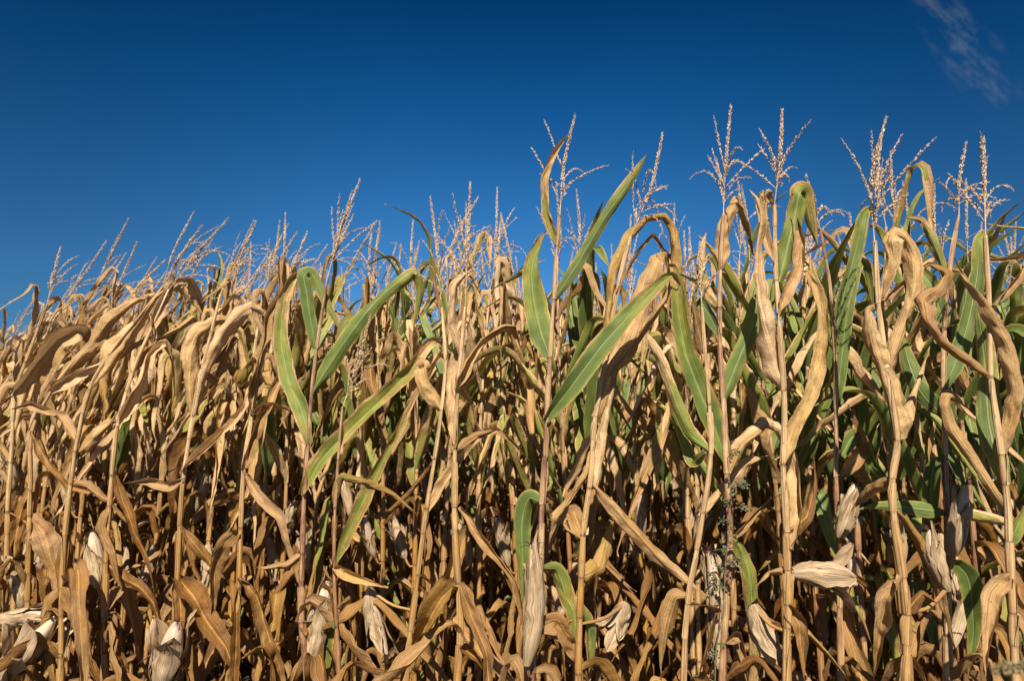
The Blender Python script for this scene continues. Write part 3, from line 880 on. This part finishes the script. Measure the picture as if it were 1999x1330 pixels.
          ([(1424, 1060), (1460, 1020), (1500, 975), (1530, 965)], 26, 0, 0.3, dict(z=.1)), ([(1414, 1260), (1440, 1240), (1455, 1290), (1460, 1340)], 34, 0, 0.7)], ears=[]),
 dict(label='stout dry maize plant with twisted tan blades hanging either side of its tassel stem', short='stout twist-bladed plant',
  stalk=[(1535, 1330), (1538, 1180), (1535, 1040), (1528, 910), (1531, 850), (1530, 760), (1522, 640), (1514, 520), (1512, 400)], tip=(1527, 212), nlat=12, gold=0.55, thin=1.1, dy=-0.08, open_=1.25,
  leaves=[([(1533, 762), (1512, 700), (1490, 640), (1477, 582), (1472, 530), (1478, 480), (1486, 430), (1478, 388), (1466, 372, .03)], 50, 0, 0.1, dict(wave=.15, blunt=4, base=.9)),
          ([(1527, 910), (1550, 846), (1584, 768), (1602, 703), (1607, 650), (1603, 600), (1595, 560), (1578, 533), (1560, 528, .05)], 32, 0, 0.2, dict(wave=.18, blunt=4)),
          ([(1518, 615), (1542, 560), (1563, 520), (1566, 470), (1556, 430), (1545, 425, .05)], 32, 0, 0.15, dict(wave=.2, blunt=4)),
          ([(1516, 515), (1500, 480), (1490, 440), (1488, 400), (1500, 380, .05), (1520, 420, .1)], 24, 0, 0.2),
          ([(1521, 550), (1537, 482), (1553, 416), (1561, 376), (1572, 378, .05), (1582, 430, .07), (1597, 482, .09)], 46, 0.78, 0.2, dict(z=.04)),
          ([(1545, 1075), (1560, 995), (1556, 925), (1540, 862)], 38, 0, 0.05, dict(z=.04, base=.8)),
          ([(1538, 1228), (1580, 1240), (1625, 1288), (1668, 1345)], 50, 0, 0.35, dict(wave=.25)), ([(1535, 1040), (1575, 1010), (1592, 940), (1590, 900)], 30, 0, 0.6, dict(z=.1)),
          ([(1537, 1110), (1500, 1120), (1470, 1150)], 34, 0, 0.3, dict(z=.05)), ([(1537, 1180), (1560, 1220), (1570, 1330)], 30, 0, 0.9)],
  ears=[((1545, 1118), (1672, 1142), 56, 1.3, 0.06), ((1470, 1180), (1510, 1300), 56, 0.6, 0.10)]),
 dict(label='maize plant with a green blade bent double and an ear tilted beside its stalk', short='plant with the doubled green blade',
  stalk=[(1642, 1330), (1638, 1100), (1632, 940), (1632, 800), (1630, 690), (1620, 560), (1602, 450)], tip=(1573, 340), nlat=9, gold=0.3, red=0.7, thin=0.85, dy=0.22, open_=1.3,
  leaves=[([(1632, 800), (1643, 700), (1655, 600), (1672, 522), (1690, 514), (1700, 560, .02), (1706, 610, .03)], 30, 1.0, 0), ([(1628, 660), (1650, 565), (1674, 475), (1685, 424), (1698, 408, .05), (1710, 440, .08)], 30, 0.9, 0),
          ([(1630, 690), (1608, 600), (1590, 540), (1580, 500)], 30, 0.6, 0), ([(1636, 935), (1690, 880), (1655, 790)], 30, 0, 0.5, dict(z=.08)), ([(1634, 905), (1670, 850), (1700, 900), (1740, 960)], 30, 0.95, 0, dict(z=.1))],
  ears=[((1638, 1050), (1668, 945), 44, 0.2, -0.05), ((1660, 1145), (1654, 1060), 27, 0.0, -0.03, True)]),
 dict(label='dry maize plant with a heavy looped blade hanging by its tall upright tassel', short='plant with the heavy looped blade',
  stalk=[(1772, 1330), (1769, 1190), (1760, 1112), (1745, 1010), (1742, 935), (1752, 860), (1740, 780), (1724, 680), (1715, 592), (1707, 470)], tip=(1730, 228), nlat=11, gold=0.55, thin=1.12, dy=-0.06, open_=1.0,
  leaves=[([(1755, 860), (1742, 806), (1721, 730), (1707, 690), (1699, 645), (1697, 605), (1710, 592)], 50, 0, 0.15, dict(wave=.2, blunt=5)),
          ([(1737, 718), (1763, 638), (1785, 558), (1783, 505), (1764, 460), (1746, 452), (1737, 470, -.02), (1744, 506, -.02), (1731, 546, -.02), (1718, 592, -.01)], 36, 0, 0.12, dict(blunt=5, wave=.15)),
          ([(1716, 595), (1738, 575), (1780, 545), (1812, 518), (1840, 530, .05)], 26, 0, 0.7, dict(z=.08)),
          ([(1750, 1000), (1793, 1056), (1827, 1124), (1840, 1160)], 38, 0, 0.7), ([(1742, 935), (1700, 960), (1660, 1000)], 26, 0, 0.4, dict(z=.1)),
          ([(1752, 862), (1775, 800), (1800, 730), (1810, 690)], 34, 0.35, 0, dict(z=.08)), ([(1764, 1130), (1730, 1170), (1715, 1250), (1705, 1330)], 44, 0, 0.5),
          ([(1769, 1200), (1800, 1160), (1830, 1180)], 26, 0, 0.7)],
  ears=[((1850, 1155), (1814, 1034), 42, 0.2, 0.02)]),
 dict(label='wine-stemmed green maize plant behind the heavy loop, an ear tucked along its stem', short='wine-stemmed green plant',
  stalk=[(1850, 1330), (1850, 1060), (1845, 890), (1842, 750), (1845, 610), (1862, 470), (1872, 420)], tip=(1886, 276), nlat=9, gold=0.2, red=1.0, thin=0.95, dy=0.20, open_=1.3,
  leaves=[([(1842, 812), (1800, 768), (1776, 712), (1760, 650)], 42, 1.0, 0), ([(1843, 760), (1868, 700), (1890, 630), (1907, 540), (1912, 470), (1925, 450, .06)], 40, 0.95, 0),
          ([(1845, 892), (1822, 915), (1814, 1000)], 34, 1.0, 0), ([(1846, 1000), (1780, 992), (1720, 988), (1672, 996)], 34, 0.95, 0), ([(1846, 640), (1820, 560), (1790, 520), (1770, 500)], 30, 0.9, 0),
          ([(1846, 1000), (1900, 1010), (1960, 1020), (2010, 1040)], 34, 0.45, 0), ([(1852, 560), (1830, 490), (1800, 430), (1762, 425)], 24, 0.6, 0), ([(1850, 1090), (1890, 1130), (1900, 1230), (1890, 1330)], 44, 0.9, 0)],
  ears=[((1862, 1085), (1886, 945), 42, 0.2, -0.08)]),
 dict(label='maize plant with a brown ribbon leaf curling back from its joint', short='plant with the brown ribbon leaf',
  stalk=[(1984, 1330), (1976, 1180), (1970, 1060), (1968, 990), (1955, 886), (1945, 820), (1934, 740), (1931, 600), (1924, 460)], tip=(1920, 268), nlat=10, gold=0.35, dy=-0.08,
  leaves=[([(1934, 742), (1887, 704), (1840, 668), (1808, 624), (1800, 584), (1832, 560, .02), (1845, 534, .05), (1815, 517, .08), (1782, 540, .1)], 38, 0, 0.75, dict(blunt=5)),
          ([(1975, 1020), (1934, 950), (1900, 897), (1862, 845), (1848, 790), (1856, 775, .03), (1890, 800, .06), (1906, 812, .08)], 38, 0.22, 0.3, dict(blunt=4)),
          ([(1931, 600), (1965, 568), (1995, 532), (2000, 505), (1960, 510, .05), (1895, 508, .1)], 30, 0, 0.3), ([(1957, 886), (1975, 820), (1984, 760), (1968, 680), (1922, 592), (1890, 550), (1862, 503)], 28, 0, 0.3, dict(blunt=4)),
          ([(1962, 945), (1932, 830), (1922, 700), (1912, 620), (1915, 600, .06)], 50, 0.92, 0, dict(z=.1)), ([(1970, 1060), (1990, 1020), (2020, 960)], 34, 0.8, 0, dict(z=.1)),
          ([(1974, 1130), (1945, 1160), (1930, 1240), (1925, 1330)], 40, 0, 0.35), ([(1978, 1200), (2000, 1240), (2005, 1330)], 34, 0, 0.3)], ears=[]),
]


def hero_leaf(pts, Y, wpx, g, b, rng, opt):
    zb = opt.get('z', 0.0)
    z1 = zb + rng.uniform(-0.05, 0.09)
    P3 = []
    m = len(pts)
    for i, q in enumerate(pts):
        base = (zb + (z1 - zb) * i / (m - 1)) * min(1.0, i / 1.5)
        P3.append(P(q[0], q[1], Y + base + (q[2] if len(q) > 2 else 0.0)))
    dry = 1 - min(g, 1)
    if (b >= 0.5 or g >= 0.5) and pts[-1][1] > pts[0][1] + 40 and pts[-1][1] > 900 and pts[-1][1] < 1330:
        e = P3[-1] - P3[-2]
        e = e / np.linalg.norm(e)
        P3.append(P3[-1] + (e * 0.6 + np.array([rng.uniform(-.2, .2), 0.1, -0.6])) * rng.uniform(0.12, 0.26))
    p = spline(P3, 64, 1.0 - 0.75 * dry)
    T = tangents(p)
    view = unit(p - np.array([0, 0, CZ]))
    W = np.cross(T, view)
    last = None
    for i in range(len(p)):
        l_ = np.linalg.norm(W[i])
        if l_ < 0.25 and last is not None:
            W[i] = last
        else:
            W[i] = W[i] / l_
            if last is not None and np.dot(W[i], last) < 0:
                W[i] = -W[i]
        last = W[i]
    r0, r1 = opt.get('roll', (rng.uniform(-15, 15), rng.uniform(-28, 28)))
    sl = np.linspace(0, np.sum(np.linalg.norm(np.diff(p, axis=0), axis=1)), len(p))
    W = spin(W, T, np.radians(np.linspace(r0, r1, len(p)) + 13 * dry * rn(sl, 0.11, rng)))
    mb = MB()
    sgn = rng.choice([-1, 1])
    ribbon(mb, p, W, wpx * Y / FPX * (0.90 + (0.44 if pts[0][0] < 560 and b < 0.5 else 0.28) * dry), g, b, rng, 15, opt.get('curl', (sgn * rng.uniform(0.1, 0.4 + 0.5 * dry), sgn * rng.uniform(0.2, 0.6 + 1.1 * dry))),
           rng.uniform(0.15 + 0.15 * dry, 0.30 + 0.55 * dry) * sgn, opt.get('wave', 0.09 + 0.03 * dry), 0.001 + 0.002 * dry, opt.get('base', 0.62 + 0.15 * dry), opt.get('blunt', 3.0 if b < 0.5 and pts[-1][1] < 900 else 1.4), 0.02 + 0.03 * dry, 0.0006 + 0.0055 * dry, 0.03 + 0.17 * dry)
    return mb


N_LEAF = 0


def make_hero(i, h):
    rng = random.Random(1000 + i)
    px0 = h['stalk'][1][0]
    Y = row_depth(px0) + h.get('dy', 0.0)
    pts = [P(x, y, Y) for x, y in h['stalk']]
    d_ = pts[0] - pts[1]
    root = pts[0] + d_ / max(-d_[2], 1e-3) * pts[0][2] * 1.0
    root = np.array([pts[0][0] + (root[0] - pts[0][0]) * 0.6, Y, 0.0])
    red, gold, th = h.get('red', 0.0), h.get('gold', 0.5), h.get('thin', 1.0)
    t = thing('maize_plant', root, h['label'], 'maize plant', 'maize plants of the front row')
    mb = MB()
    allp = [root - [0, 0, 0.02]] + pts
    # bare peduncle up to the tassel
    tb = pts[-1]
    # nodes: every given leaf starts at a node
    sp_ = spline(allp, 240)
    s = np.concatenate([[0], np.cumsum(np.linalg.norm(np.diff(sp_, axis=0), axis=1))])
    nodes = []
    for lf in h['leaves']:
        q = P(lf[0][0][0], lf[0][0][1], Y)
        nodes.append(s[np.argmin(np.linalg.norm(sp_ - q, axis=1))])
    nodes.sort()
    keep = []
    for x in nodes:
        if not keep or x - keep[-1] > 0.06:
            keep.append(x)
    full, last = [], 0.03
    for x in keep + [s[-1]]:
        while x - last > 0.24:
            last += rng.uniform(0.15, 0.19)
            if x - last > 0.06:
                full.append(last)
        if x < s[-1] - 0.02:
            full.append(x)
        last = x
    full = sorted(full)
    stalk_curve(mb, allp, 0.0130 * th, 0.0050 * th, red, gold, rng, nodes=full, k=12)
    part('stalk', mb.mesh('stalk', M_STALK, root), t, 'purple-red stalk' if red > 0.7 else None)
    for lf in h['leaves']:
        opt = lf[4] if len(lf) > 4 else {}
        m = hero_leaf(lf[0], Y, lf[1], lf[2] * 0.92, lf[3], rng, opt)
        part('leaf', m.mesh('leaf', M_LEAF, root), t, 'green leaf' if lf[2] > 0.7 else ('half green leaf' if lf[2] > 0.3 else None))
    # lower leaves that hang in the shade at the foot of the plant
    for x in full:
        c = np.array([np.interp(x, s, sp_[:, k]) for k in range(3)])
        if c[2] < 0.95:
            m = MB()
            proc_leaf(m, c, rng.uniform(0, 6.28), 'low', 0.0, rng)
            part('leaf', m.mesh('leaf', M_LEAF, root), t)
    tm = MB()
    tassel(tm, tb, P(h['tip'][0], h['tip'][1], Y + rng.uniform(-0.03, 0.05)), rng, h.get('nlat', 9), open_=h.get('open_', 0.9 if px0 > 700 else 0.6), wind=(0.5 if px0 < 500 else 0.1, 0.1))
    part('tassel', tm.mesh('tassel', M_TASSEL, root), t)
    for e in h['ears']:
        b_, tp = P(*e[0], Y + e[4]), P(*e[1], Y + e[4] * 1.3)
        bare = len(e) > 5
        sh = sp_[np.argmin(np.linalg.norm(sp_ - (b_ - [0, 0, 0.05]), axis=1))]
        core, hs, sk, shk = ear_parts(b_, tp, e[2] * Y / FPX, rng, e[3], sh, not bare and e[3] < 0.6, 0.0, bare)
        add_ear(t, core, hs, sk, shk, root)
    return Y


# ------------------------------------------------------------------ grown plants for the rows behind
def proc_leaf(mb, base, az, kind, green, rng, lean=0.0, hi=True, size=1.0):
    n = 38 if hi else 13
    if kind == 'low':
        L, wd = rng.uniform(0.60, 0.95), rng.uniform(0.05, 0.085)
        al, be = rng.uniform(15, 80), rng.choice([rng.uniform(150, 178), rng.uniform(120, 160)])
        sf, dl = rng.uniform(0.02, 0.30), rng.uniform(0.04, 0.12)
        brown = rng.uniform(0.6, 1.0)
    elif kind == 'green':
        L, wd = rng.uniform(0.62, 0.88), rng.uniform(0.065, 0.09)
        al, be = rng.uniform(16, 36), rng.choice([rng.uniform(40, 80), rng.uniform(110, 165)])
        sf, dl = rng.uniform(0.5, 0.8), rng.uniform(0.15, 0.4)
        brown = 0.0
    else:
        L, wd = rng.uniform(0.70, 1.05), rng.uniform(0.050, 0.084)
        al, be = rng.uniform(10, 34), rng.choice([rng.uniform(150, 178), rng.uniform(150, 178), rng.uniform(138, 160)])
        sf, dl = rng.uniform(0.25, 0.6), rng.uniform(0.04, 0.13)
        brown = rng.choice([0, 0.1, 0.25, 0.5])
    L *= size
    t = np.linspace(0, 1, n)
    x = np.clip((t - sf + dl / 2) / dl, 0, 1)
    th = np.radians(al + (be - al) * x * x * (3 - 2 * x))
    a = az + rng.uniform(-0.3, 0.3) * t + 0.12 * np.sin(t * rng.uniform(3, 8) + rng.uniform(0, 6)) * t
    if kind != 'green':
        for _ in range(rng.choice([1, 2, 2])):
            kp = rng.uniform(0.15, 0.95)
            st = np.clip((t - kp) / 0.04, 0, 1)
            th = th + math.radians(rng.uniform(-18, 18)) * st
            a = a + rng.uniform(-0.35, 0.35) * st
    D = np.stack([np.sin(th) * np.cos(a), np.sin(th) * np.sin(a), np.cos(th)], 1)
    if lean:
        D = unit(D + np.array([lean * 0.9, 0, 0]) * np.clip(1 - x, 0, 1)[:, None] + np.array([lean * 0.2, 0, 0]))
    p = np.asarray(base) + np.concatenate([[[0, 0, 0]], np.cumsum(D[:-1] * L / (n - 1), axis=0)])
    T = tangents(p)
    W = np.stack([-np.sin(a), np.cos(a), 0 * a], 1)
    W = unit(W - T * np.sum(W * T, 1, keepdims=True))
    dry = 1 - min(green, 1)
    tw = rng.uniform(-1, 1) * (0.4 + 1.6 * dry)
    W = spin(W, T, tw * t + rng.uniform(-0.2, 0.2) + 0.45 * dry * rn(t * L, 0.10, rng))
    sgn = -1
    ribbon(mb, p, W, wd * size * (1 + 0.15 * dry), green, brown, rng, 11 if hi else 5, (sgn * rng.uniform(0.1, 0.4 + 0.6 * dry), sgn * rng.uniform(0.3, 0.7 + 1.2 * dry)),
           rng.uniform(0.15 + 0.2 * dry, 0.35 + 0.65 * dry) * sgn, 0.05 + 0.07 * dry, 0.001 + 0.002 * dry, blunt=rng.uniform(1.3, 2.4), pleat=(0.02 + 0.03 * dry) if hi else 0.0, crumple=(0.0005 + 0.005 * dry) if hi else 0.0, ragged=0.04 + 0.16 * dry)


def proto(kind, lean, seed, hi=True):
    """arrays for one grown plant: stalk, leaves, tassel, ears"""
    rng = random.Random(seed)
    H = rng.uniform(2.12, 2.34)
    pts = []
    wob = rng.uniform(-0.03, 0.03)
    for z in np.linspace(0, H, 9):
        e = max(0.0, z - 1.25)
        pts.append((lean * e ** 1.35 + 0.02 * z + wob * math.sin(z * 2.1), 0.03 * math.sin(z * 1.7 + seed), z - 0.02))
    red = {'dry': rng.choice([0, 0, 0.2]), 'mixed': rng.choice([0.2, 0.6]), 'green': rng.uniform(0.5, 1.0)}[kind]
    st = MB()
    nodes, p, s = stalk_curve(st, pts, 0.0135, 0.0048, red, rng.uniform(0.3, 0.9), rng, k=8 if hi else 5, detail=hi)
    az0 = rng.uniform(0, 6.28)
    leaves, ears = [], []
    ear_node = rng.choice([6, 7])
    for i, x in enumerate(nodes):
        c = np.array([np.interp(x, s, p[:, k]) for k in range(3)])
        if c[2] < 0.12 or c[2] > H - 0.10:
            continue
        az = az0 + math.pi * i + rng.uniform(-0.45, 0.45)
        up = c[2] > rng.uniform(1.05, 1.3)
        if not up:
            k_, g = 'low', (rng.uniform(0.3, 0.9) if kind == 'green' and rng.random() < 0.35 else 0.0)
        elif kind == 'green':
            k_, g = 'green', rng.uniform(0.65, 1.0)
        elif kind == 'mixed':
            g = rng.choice([0.0, 0.42, 0.52, 0.62, 0.8])
            k_ = 'green' if g > 0.5 else 'dry'
        else:
            k_, g = 'dry', rng.choice([0, 0, 0, 0, 0.32] if lean > 0.2 else [0, 0, 0, 0.34, 0.44])
        m = MB()
        le = lean * min(1.0, max(0.0, (c[2] - 1.0) / 0.6))
        proc_leaf(m, c, az, k_, g, rng, le, hi, 0.72 if c[2] > H - 0.36 else (0.88 if c[2] > H - 0.6 else 1.0))
        leaves.append((m, g))
        if i == ear_node and hi:
            d_ = np.array([math.cos(az + 1.2), math.sin(az + 1.2), 0])
            hang = rng.random() < 0.45
            b = c + d_ * 0.045 + np.array([0, 0, -0.01 if hang else 0.03])
            tp = b + d_ * rng.uniform(0.03, 0.09) + np.array([0, 0, -1 if hang else 1]) * rng.uniform(0.17, 0.22)
            ears.append(ear_parts(b, tp, rng.uniform(0.055, 0.068), rng, rng.choice([0.2, 0.3, 0.7]), c, rng.random() < 0.6, rng.choice([0, 0.3])))
    tb = p[-1]
    lt = rng.uniform(0.34, 0.47) if lean < 0.2 else rng.uniform(0.33, 0.45)
    tip = tb + np.array([lean * 0.45 + rng.uniform(-0.02, 0.06), rng.uniform(-0.03, 0.03), lt])
    tm = MB()
    tassel(tm, tb, tip, rng, rng.choice([2, 3, 3, 5]) if lean > 0.2 else rng.choice([4, 5, 7, 9]), open_=rng.uniform(0.4, 0.8) if lean > 0.2 else rng.uniform(0.6, 1.15), wind=(lean, 0), hi=hi)
    return dict(kind=kind, stalk=st, leaves=leaves, tassel=tm, ears=ears, red=red)


class Proto:
    """meshes of one grown plant, shared by its copies"""
    def __init__(self, kind, lean, seed):
        d_ = proto(kind, lean, seed)
        self.kind = kind
        self.stalk = d_['stalk'].mesh('stalk', M_STALK)
        self.leaves = [(m.mesh('leaf', M_LEAF), g) for m, g in d_['leaves']]
        self.tassel = d_['tassel'].mesh('tassel', M_TASSEL)
        self.ears = [(c.mesh('ear', M_INNER), [h.mesh('husk', M_HUSK) for h in hs], sk.mesh('silk', M_SILK) if sk else None, sh.mesh('shank', M_STALK)) for c, hs, sk, sh in d_['ears']]

    def place(self, loc, rz, sc, label, group):
        t = thing('maize_plant', loc, label, 'maize plant', group, rz, sc)
        part('stalk', self.stalk, t)
        for m, g in self.leaves:
            part('leaf', m, t)
        part('tassel', self.tassel, t)
        for c, hs, sk, sh in self.ears:
            e = part('ear', c, t)
            part('shank', sh, e)
            for h in hs:
                part('husk', h, e)
            if sk:
                part('silk', sk, e)
        return t


for i, h in enumerate(HEROES):
    make_hero(i, h)

PROTO = {}
seed = 50
for kind, n_up, n_lean in (('dry', 9, 9), ('mixed', 7, 4), ('green', 7, 2)):
    PROTO[kind, 0] = []
    PROTO[kind, 1] = []
    for j in range(n_up):
        seed += 1
        PROTO[kind, 0].append(Proto(kind, 0.05, seed))
    for j in range(n_lean):
        seed += 1
        PROTO[kind, 1].append(Proto(kind, 0.42, seed))

rngf = random.Random(77)


def lean_zone(px):
    return rngf.random() < np.clip((760 - px) / 330.0, 0.03, 1.0)


def pick_kind(px, k):
    r = rngf.random()
    if px > 1560:
        pg, pm = (0.84, 0.14) if k > 1 else (0.80, 0.16)
    elif px > 950:
        pg, pm = (0.32, 0.36) if k > 1 else (0.20, 0.42)
    elif px > 500:
        pg, pm = (0.30, 0.34) if k > 1 else (0.10, 0.40)
    else:
        pg, pm = (0.22, 0.28) if 1 < k < 6 and px > 150 else (0.0, 0.10 if px > 150 else 0.0)
    return 'green' if r < pg else ('mixed' if r < pg + pm else 'dry')


ORD = ['front', 'second', 'third', 'fourth', 'fifth', 'sixth', 'seventh', 'eighth']
WORD = {'dry': 'dry tan', 'mixed': 'half-green', 'green': 'green-leaved'}
INDIVIDUAL_ROWS = 6
BACK_ROWS = 19
far = []
count = 0
for k in range(1, BACK_ROWS):
    o = ROW0 + RN * ROW_GAP * k
    for j in range(-60, 140):
        q = o + RU * (j * PLANT_GAP + rngf.uniform(-0.05, 0.05)) + RN * rngf.uniform(-0.05, 0.05)
        x, y = q
        if y < 0.9:
            continue
        px = 999.5 + FPX * x / y
        margin = 90 if k < INDIVIDUAL_ROWS else 350
        if px < -margin or px > 1999 + margin:
            continue
        if rngf.random() < (0.06 if px < 1500 else 0.01):
            continue
        ln = 1 if lean_zone(px) else 0
        kind = pick_kind(px, k)
        rz = rngf.uniform(-0.45, 0.45) if ln else rngf.uniform(0, 6.283)
        sc = rngf.uniform(0.94, 1.04) + (0.09 if px < 500 else (0.05 if px < 950 else (0.045 if px > 1560 else 0.02)))
        if k < INDIVIDUAL_ROWS:
            near = min(HEROES, key=lambda h: abs(h['stalk'][3][0] - px))['short']
            lab = f"{WORD[kind]} maize plant in the {ORD[k]} row, behind the {near}"
            pr = rngf.choice(PROTO[kind, ln])
            pr.place((x, y, 0), rz, sc, lab, f"{WORD[kind]} maize plants of the {ORD[k]} row behind the {near}")
            count += 1
        else:
            far.append((x, y, rz, sc, kind, ln))
print('individual plants behind the front row:', count, 'plants in the far crop:', len(far))

# the far crop reads as one mass
low = {}
for kind in ('dry', 'mixed', 'green'):
    for ln in (0, 1):
        low[kind, ln] = []
        for j in range(4):
            seed += 1
            low[kind, ln].append(proto(kind, 0.42 * ln + 0.04, seed, hi=False))
crop = {'leaf': MB(), 'stalk': MB(), 'tassel': MB()}
for x, y, rz, sc, kind, ln in far:
    d_ = rngf.choice(low[kind, ln])
    R = np.array([[math.cos(rz), -math.sin(rz), 0], [math.sin(rz), math.cos(rz), 0], [0, 0, 1]]) * sc
    for nm, mbs in (('stalk', [d_['stalk']]), ('leaf', [m for m, g in d_['leaves']]), ('tassel', [d_['tassel']])):
        for m in mbs:
            base = 0
            for v, f, a, b in zip(m.V, m.F, m.A, m.B):
                a2 = a.copy()
                a2[:, 2] = (a2[:, 2] + rngf.random()) % 1.0
                crop[nm].add(v @ R.T + np.array([x, y, 0]), f - base, a2, b)
                base += len(v)
root = bpy.data.objects.new('maize_crop', None)
COL.objects.link(root)
root['kind'] = 'stuff'
root['label'] = 'mass of maize filling the field beyond the nearest rows'
root['category'] = 'crop'
for nm, mat, pn in (('stalk', M_STALK, 'stalk_mass'), ('leaf', M_LEAF, 'leaf_mass'), ('tassel', M_TASSEL, 'tassel_mass')):
    o = part(pn, crop[nm].mesh(pn, mat), root)
    o['kind'] = 'stuff'

# ------------------------------------------------------------------ weeds
def weed():
    rng = random.Random(5)
    Y = row_depth(1420) - 0.05
    px = [(1396, 1330), (1412, 1200), (1416, 1100), (1428, 1000), (1422, 920), (1420, 895)]
    pts = [P(x, y, Y - 0.02) for x, y in px]
    root = np.array([pts[0][0] - 0.01, Y, 0.0])
    t = thing('goosefoot_weed', root, 'scraggly grey-green weed climbing beside a reddish maize stem, seeds in clusters', 'weed')
    mb = MB()
    p = spline([root] + pts, 40)
    tube(mb, p, np.linspace(0.004, 0.0015, 40), 6)
    fl = MB()
    lf = MB()
    for i in range(34):
        fl = MB()
        c = p[rng.randrange(16, 40)]
        az = rng.uniform(0, 6.28)
        d_ = unit(np.array([math.cos(az), math.sin(az) - 0.5, rng.uniform(-0.1, 0.9)]))
        ln = rng.uniform(0.02, 0.075)
        q = spline([c, c + d_ * ln * 0.6, c + d_ * ln + np.array([0, 0, -0.01])], 6)
        tube(mb, q, 0.0013, 4)
        for j in range(rng.choice([12, 20, 28])):
            cc = q[rng.randrange(3, 6)] + np.array([rng.gauss(0, .005), rng.gauss(0, .005), rng.gauss(0, .005)])
            D = unit(np.array([[rng.gauss(0, 1), rng.gauss(0, 1), rng.gauss(0, 1)]]))
            spikelets(fl, cc[None], D, 0.0080, 0.42, 5)
        part('seed_cluster', fl.mesh('seed_cluster', M_WEED, root), t)
    part('stem', mb.mesh('stem', M_WEED, root), t)
    for i in range(12):
        c = p[rng.randrange(14, 38)]
        az = rng.uniform(0, 6.28)
        m = MB()
        d_ = np.array([math.cos(az), math.sin(az), 0.2])
        q = spline([c, c + d_ * 0.02, c + d_ * 0.045 - np.array([0, 0, .012])], 8)
        ribbon(m, q, np.tile([-math.sin(az), math.cos(az), 0.2], (8, 1)), 0.013, 1.0, 0, rng, 3)
        part('leaf', m.mesh('leaf', M_LEAF, root), t)


def foxtail(pts, foot, label, rng, head_from, blade=True, rad=0.006):
    p = spline([foot] + pts, 60)
    root = np.array([foot[0], foot[1], 0.0])
    t = thing('foxtail_grass', root, label, 'grass')
    mb = MB()
    tube(mb, p, np.linspace(0.0018, 0.0010, 60), 5)
    part('stem', mb.mesh('stem', M_BRISTLE, root), t)
    hd = MB()
    branch(hd, p[int(60 * head_from):], 0.0022, 7, rad, rng, 0.0016, 0.0, 4, (35, 75), 0.16)
    part('seed_head', hd.mesh('seed_head', M_BRISTLE, root), t)
    if blade:
        m = MB()
        c = p[18]
        q = spline([c, c + np.array([0.03, -0.02, 0.10]), c + np.array([0.10, -0.04, 0.13])], 14)
        ribbon(m, q, np.tile([0.3, 1.0, 0.0], (14, 1)), 0.008, 0.3, 0.2, rng, 3)
        part('leaf', m.mesh('leaf', M_LEAF, root), t)


weed()
rw = random.Random(9)
Yf = row_depth(150) - 0.16
foxtail([P(116, 1330, Yf), P(128, 1268, Yf), P(140, 1222, Yf), P(158, 1184, Yf), P(176, 1164, Yf)], np.array([P(112, 1330, Yf)[0] - 0.05, Yf, 0.0]),
        'thin grass with a slanting bristly seed head before the golden stalks', rw, 0.90)
Yn = 0.95
foxtail([P(2030, 1345, Yn), P(2006, 1312, Yn), P(1975, 1304, Yn), P(1940, 1312, Yn)], np.array([P(2050, 1345, Yn)[0], Yn, 0.0]),
        'dark blurred grass head poking into the bottom corner near the camera', rw, 0.955, False, 0.010)

# ------------------------------------------------------------------ ground
gm = bpy.data.meshes.new('ground')
n = 60
xs = np.sign(np.linspace(-1, 1, n)) * np.abs(np.linspace(-1, 1, n)) ** 3 * 900
gx, gy = np.meshgrid(xs, xs)
gz = 0.02 * np.sin(gx * 2.1) * np.sin(gy * 1.7) * (np.abs(gx) < 30) * (np.abs(gy) < 30) - 0.01
vv = np.stack([gx, gy, gz], -1).reshape(-1, 3)
gm.from_pydata(vv.tolist(), [], grid_faces(n, n).tolist())
gm.update()
gm.materials.append(M_SOIL)
go = bpy.data.objects.new('ground', gm)
COL.objects.link(go)
go['kind'] = 'structure'
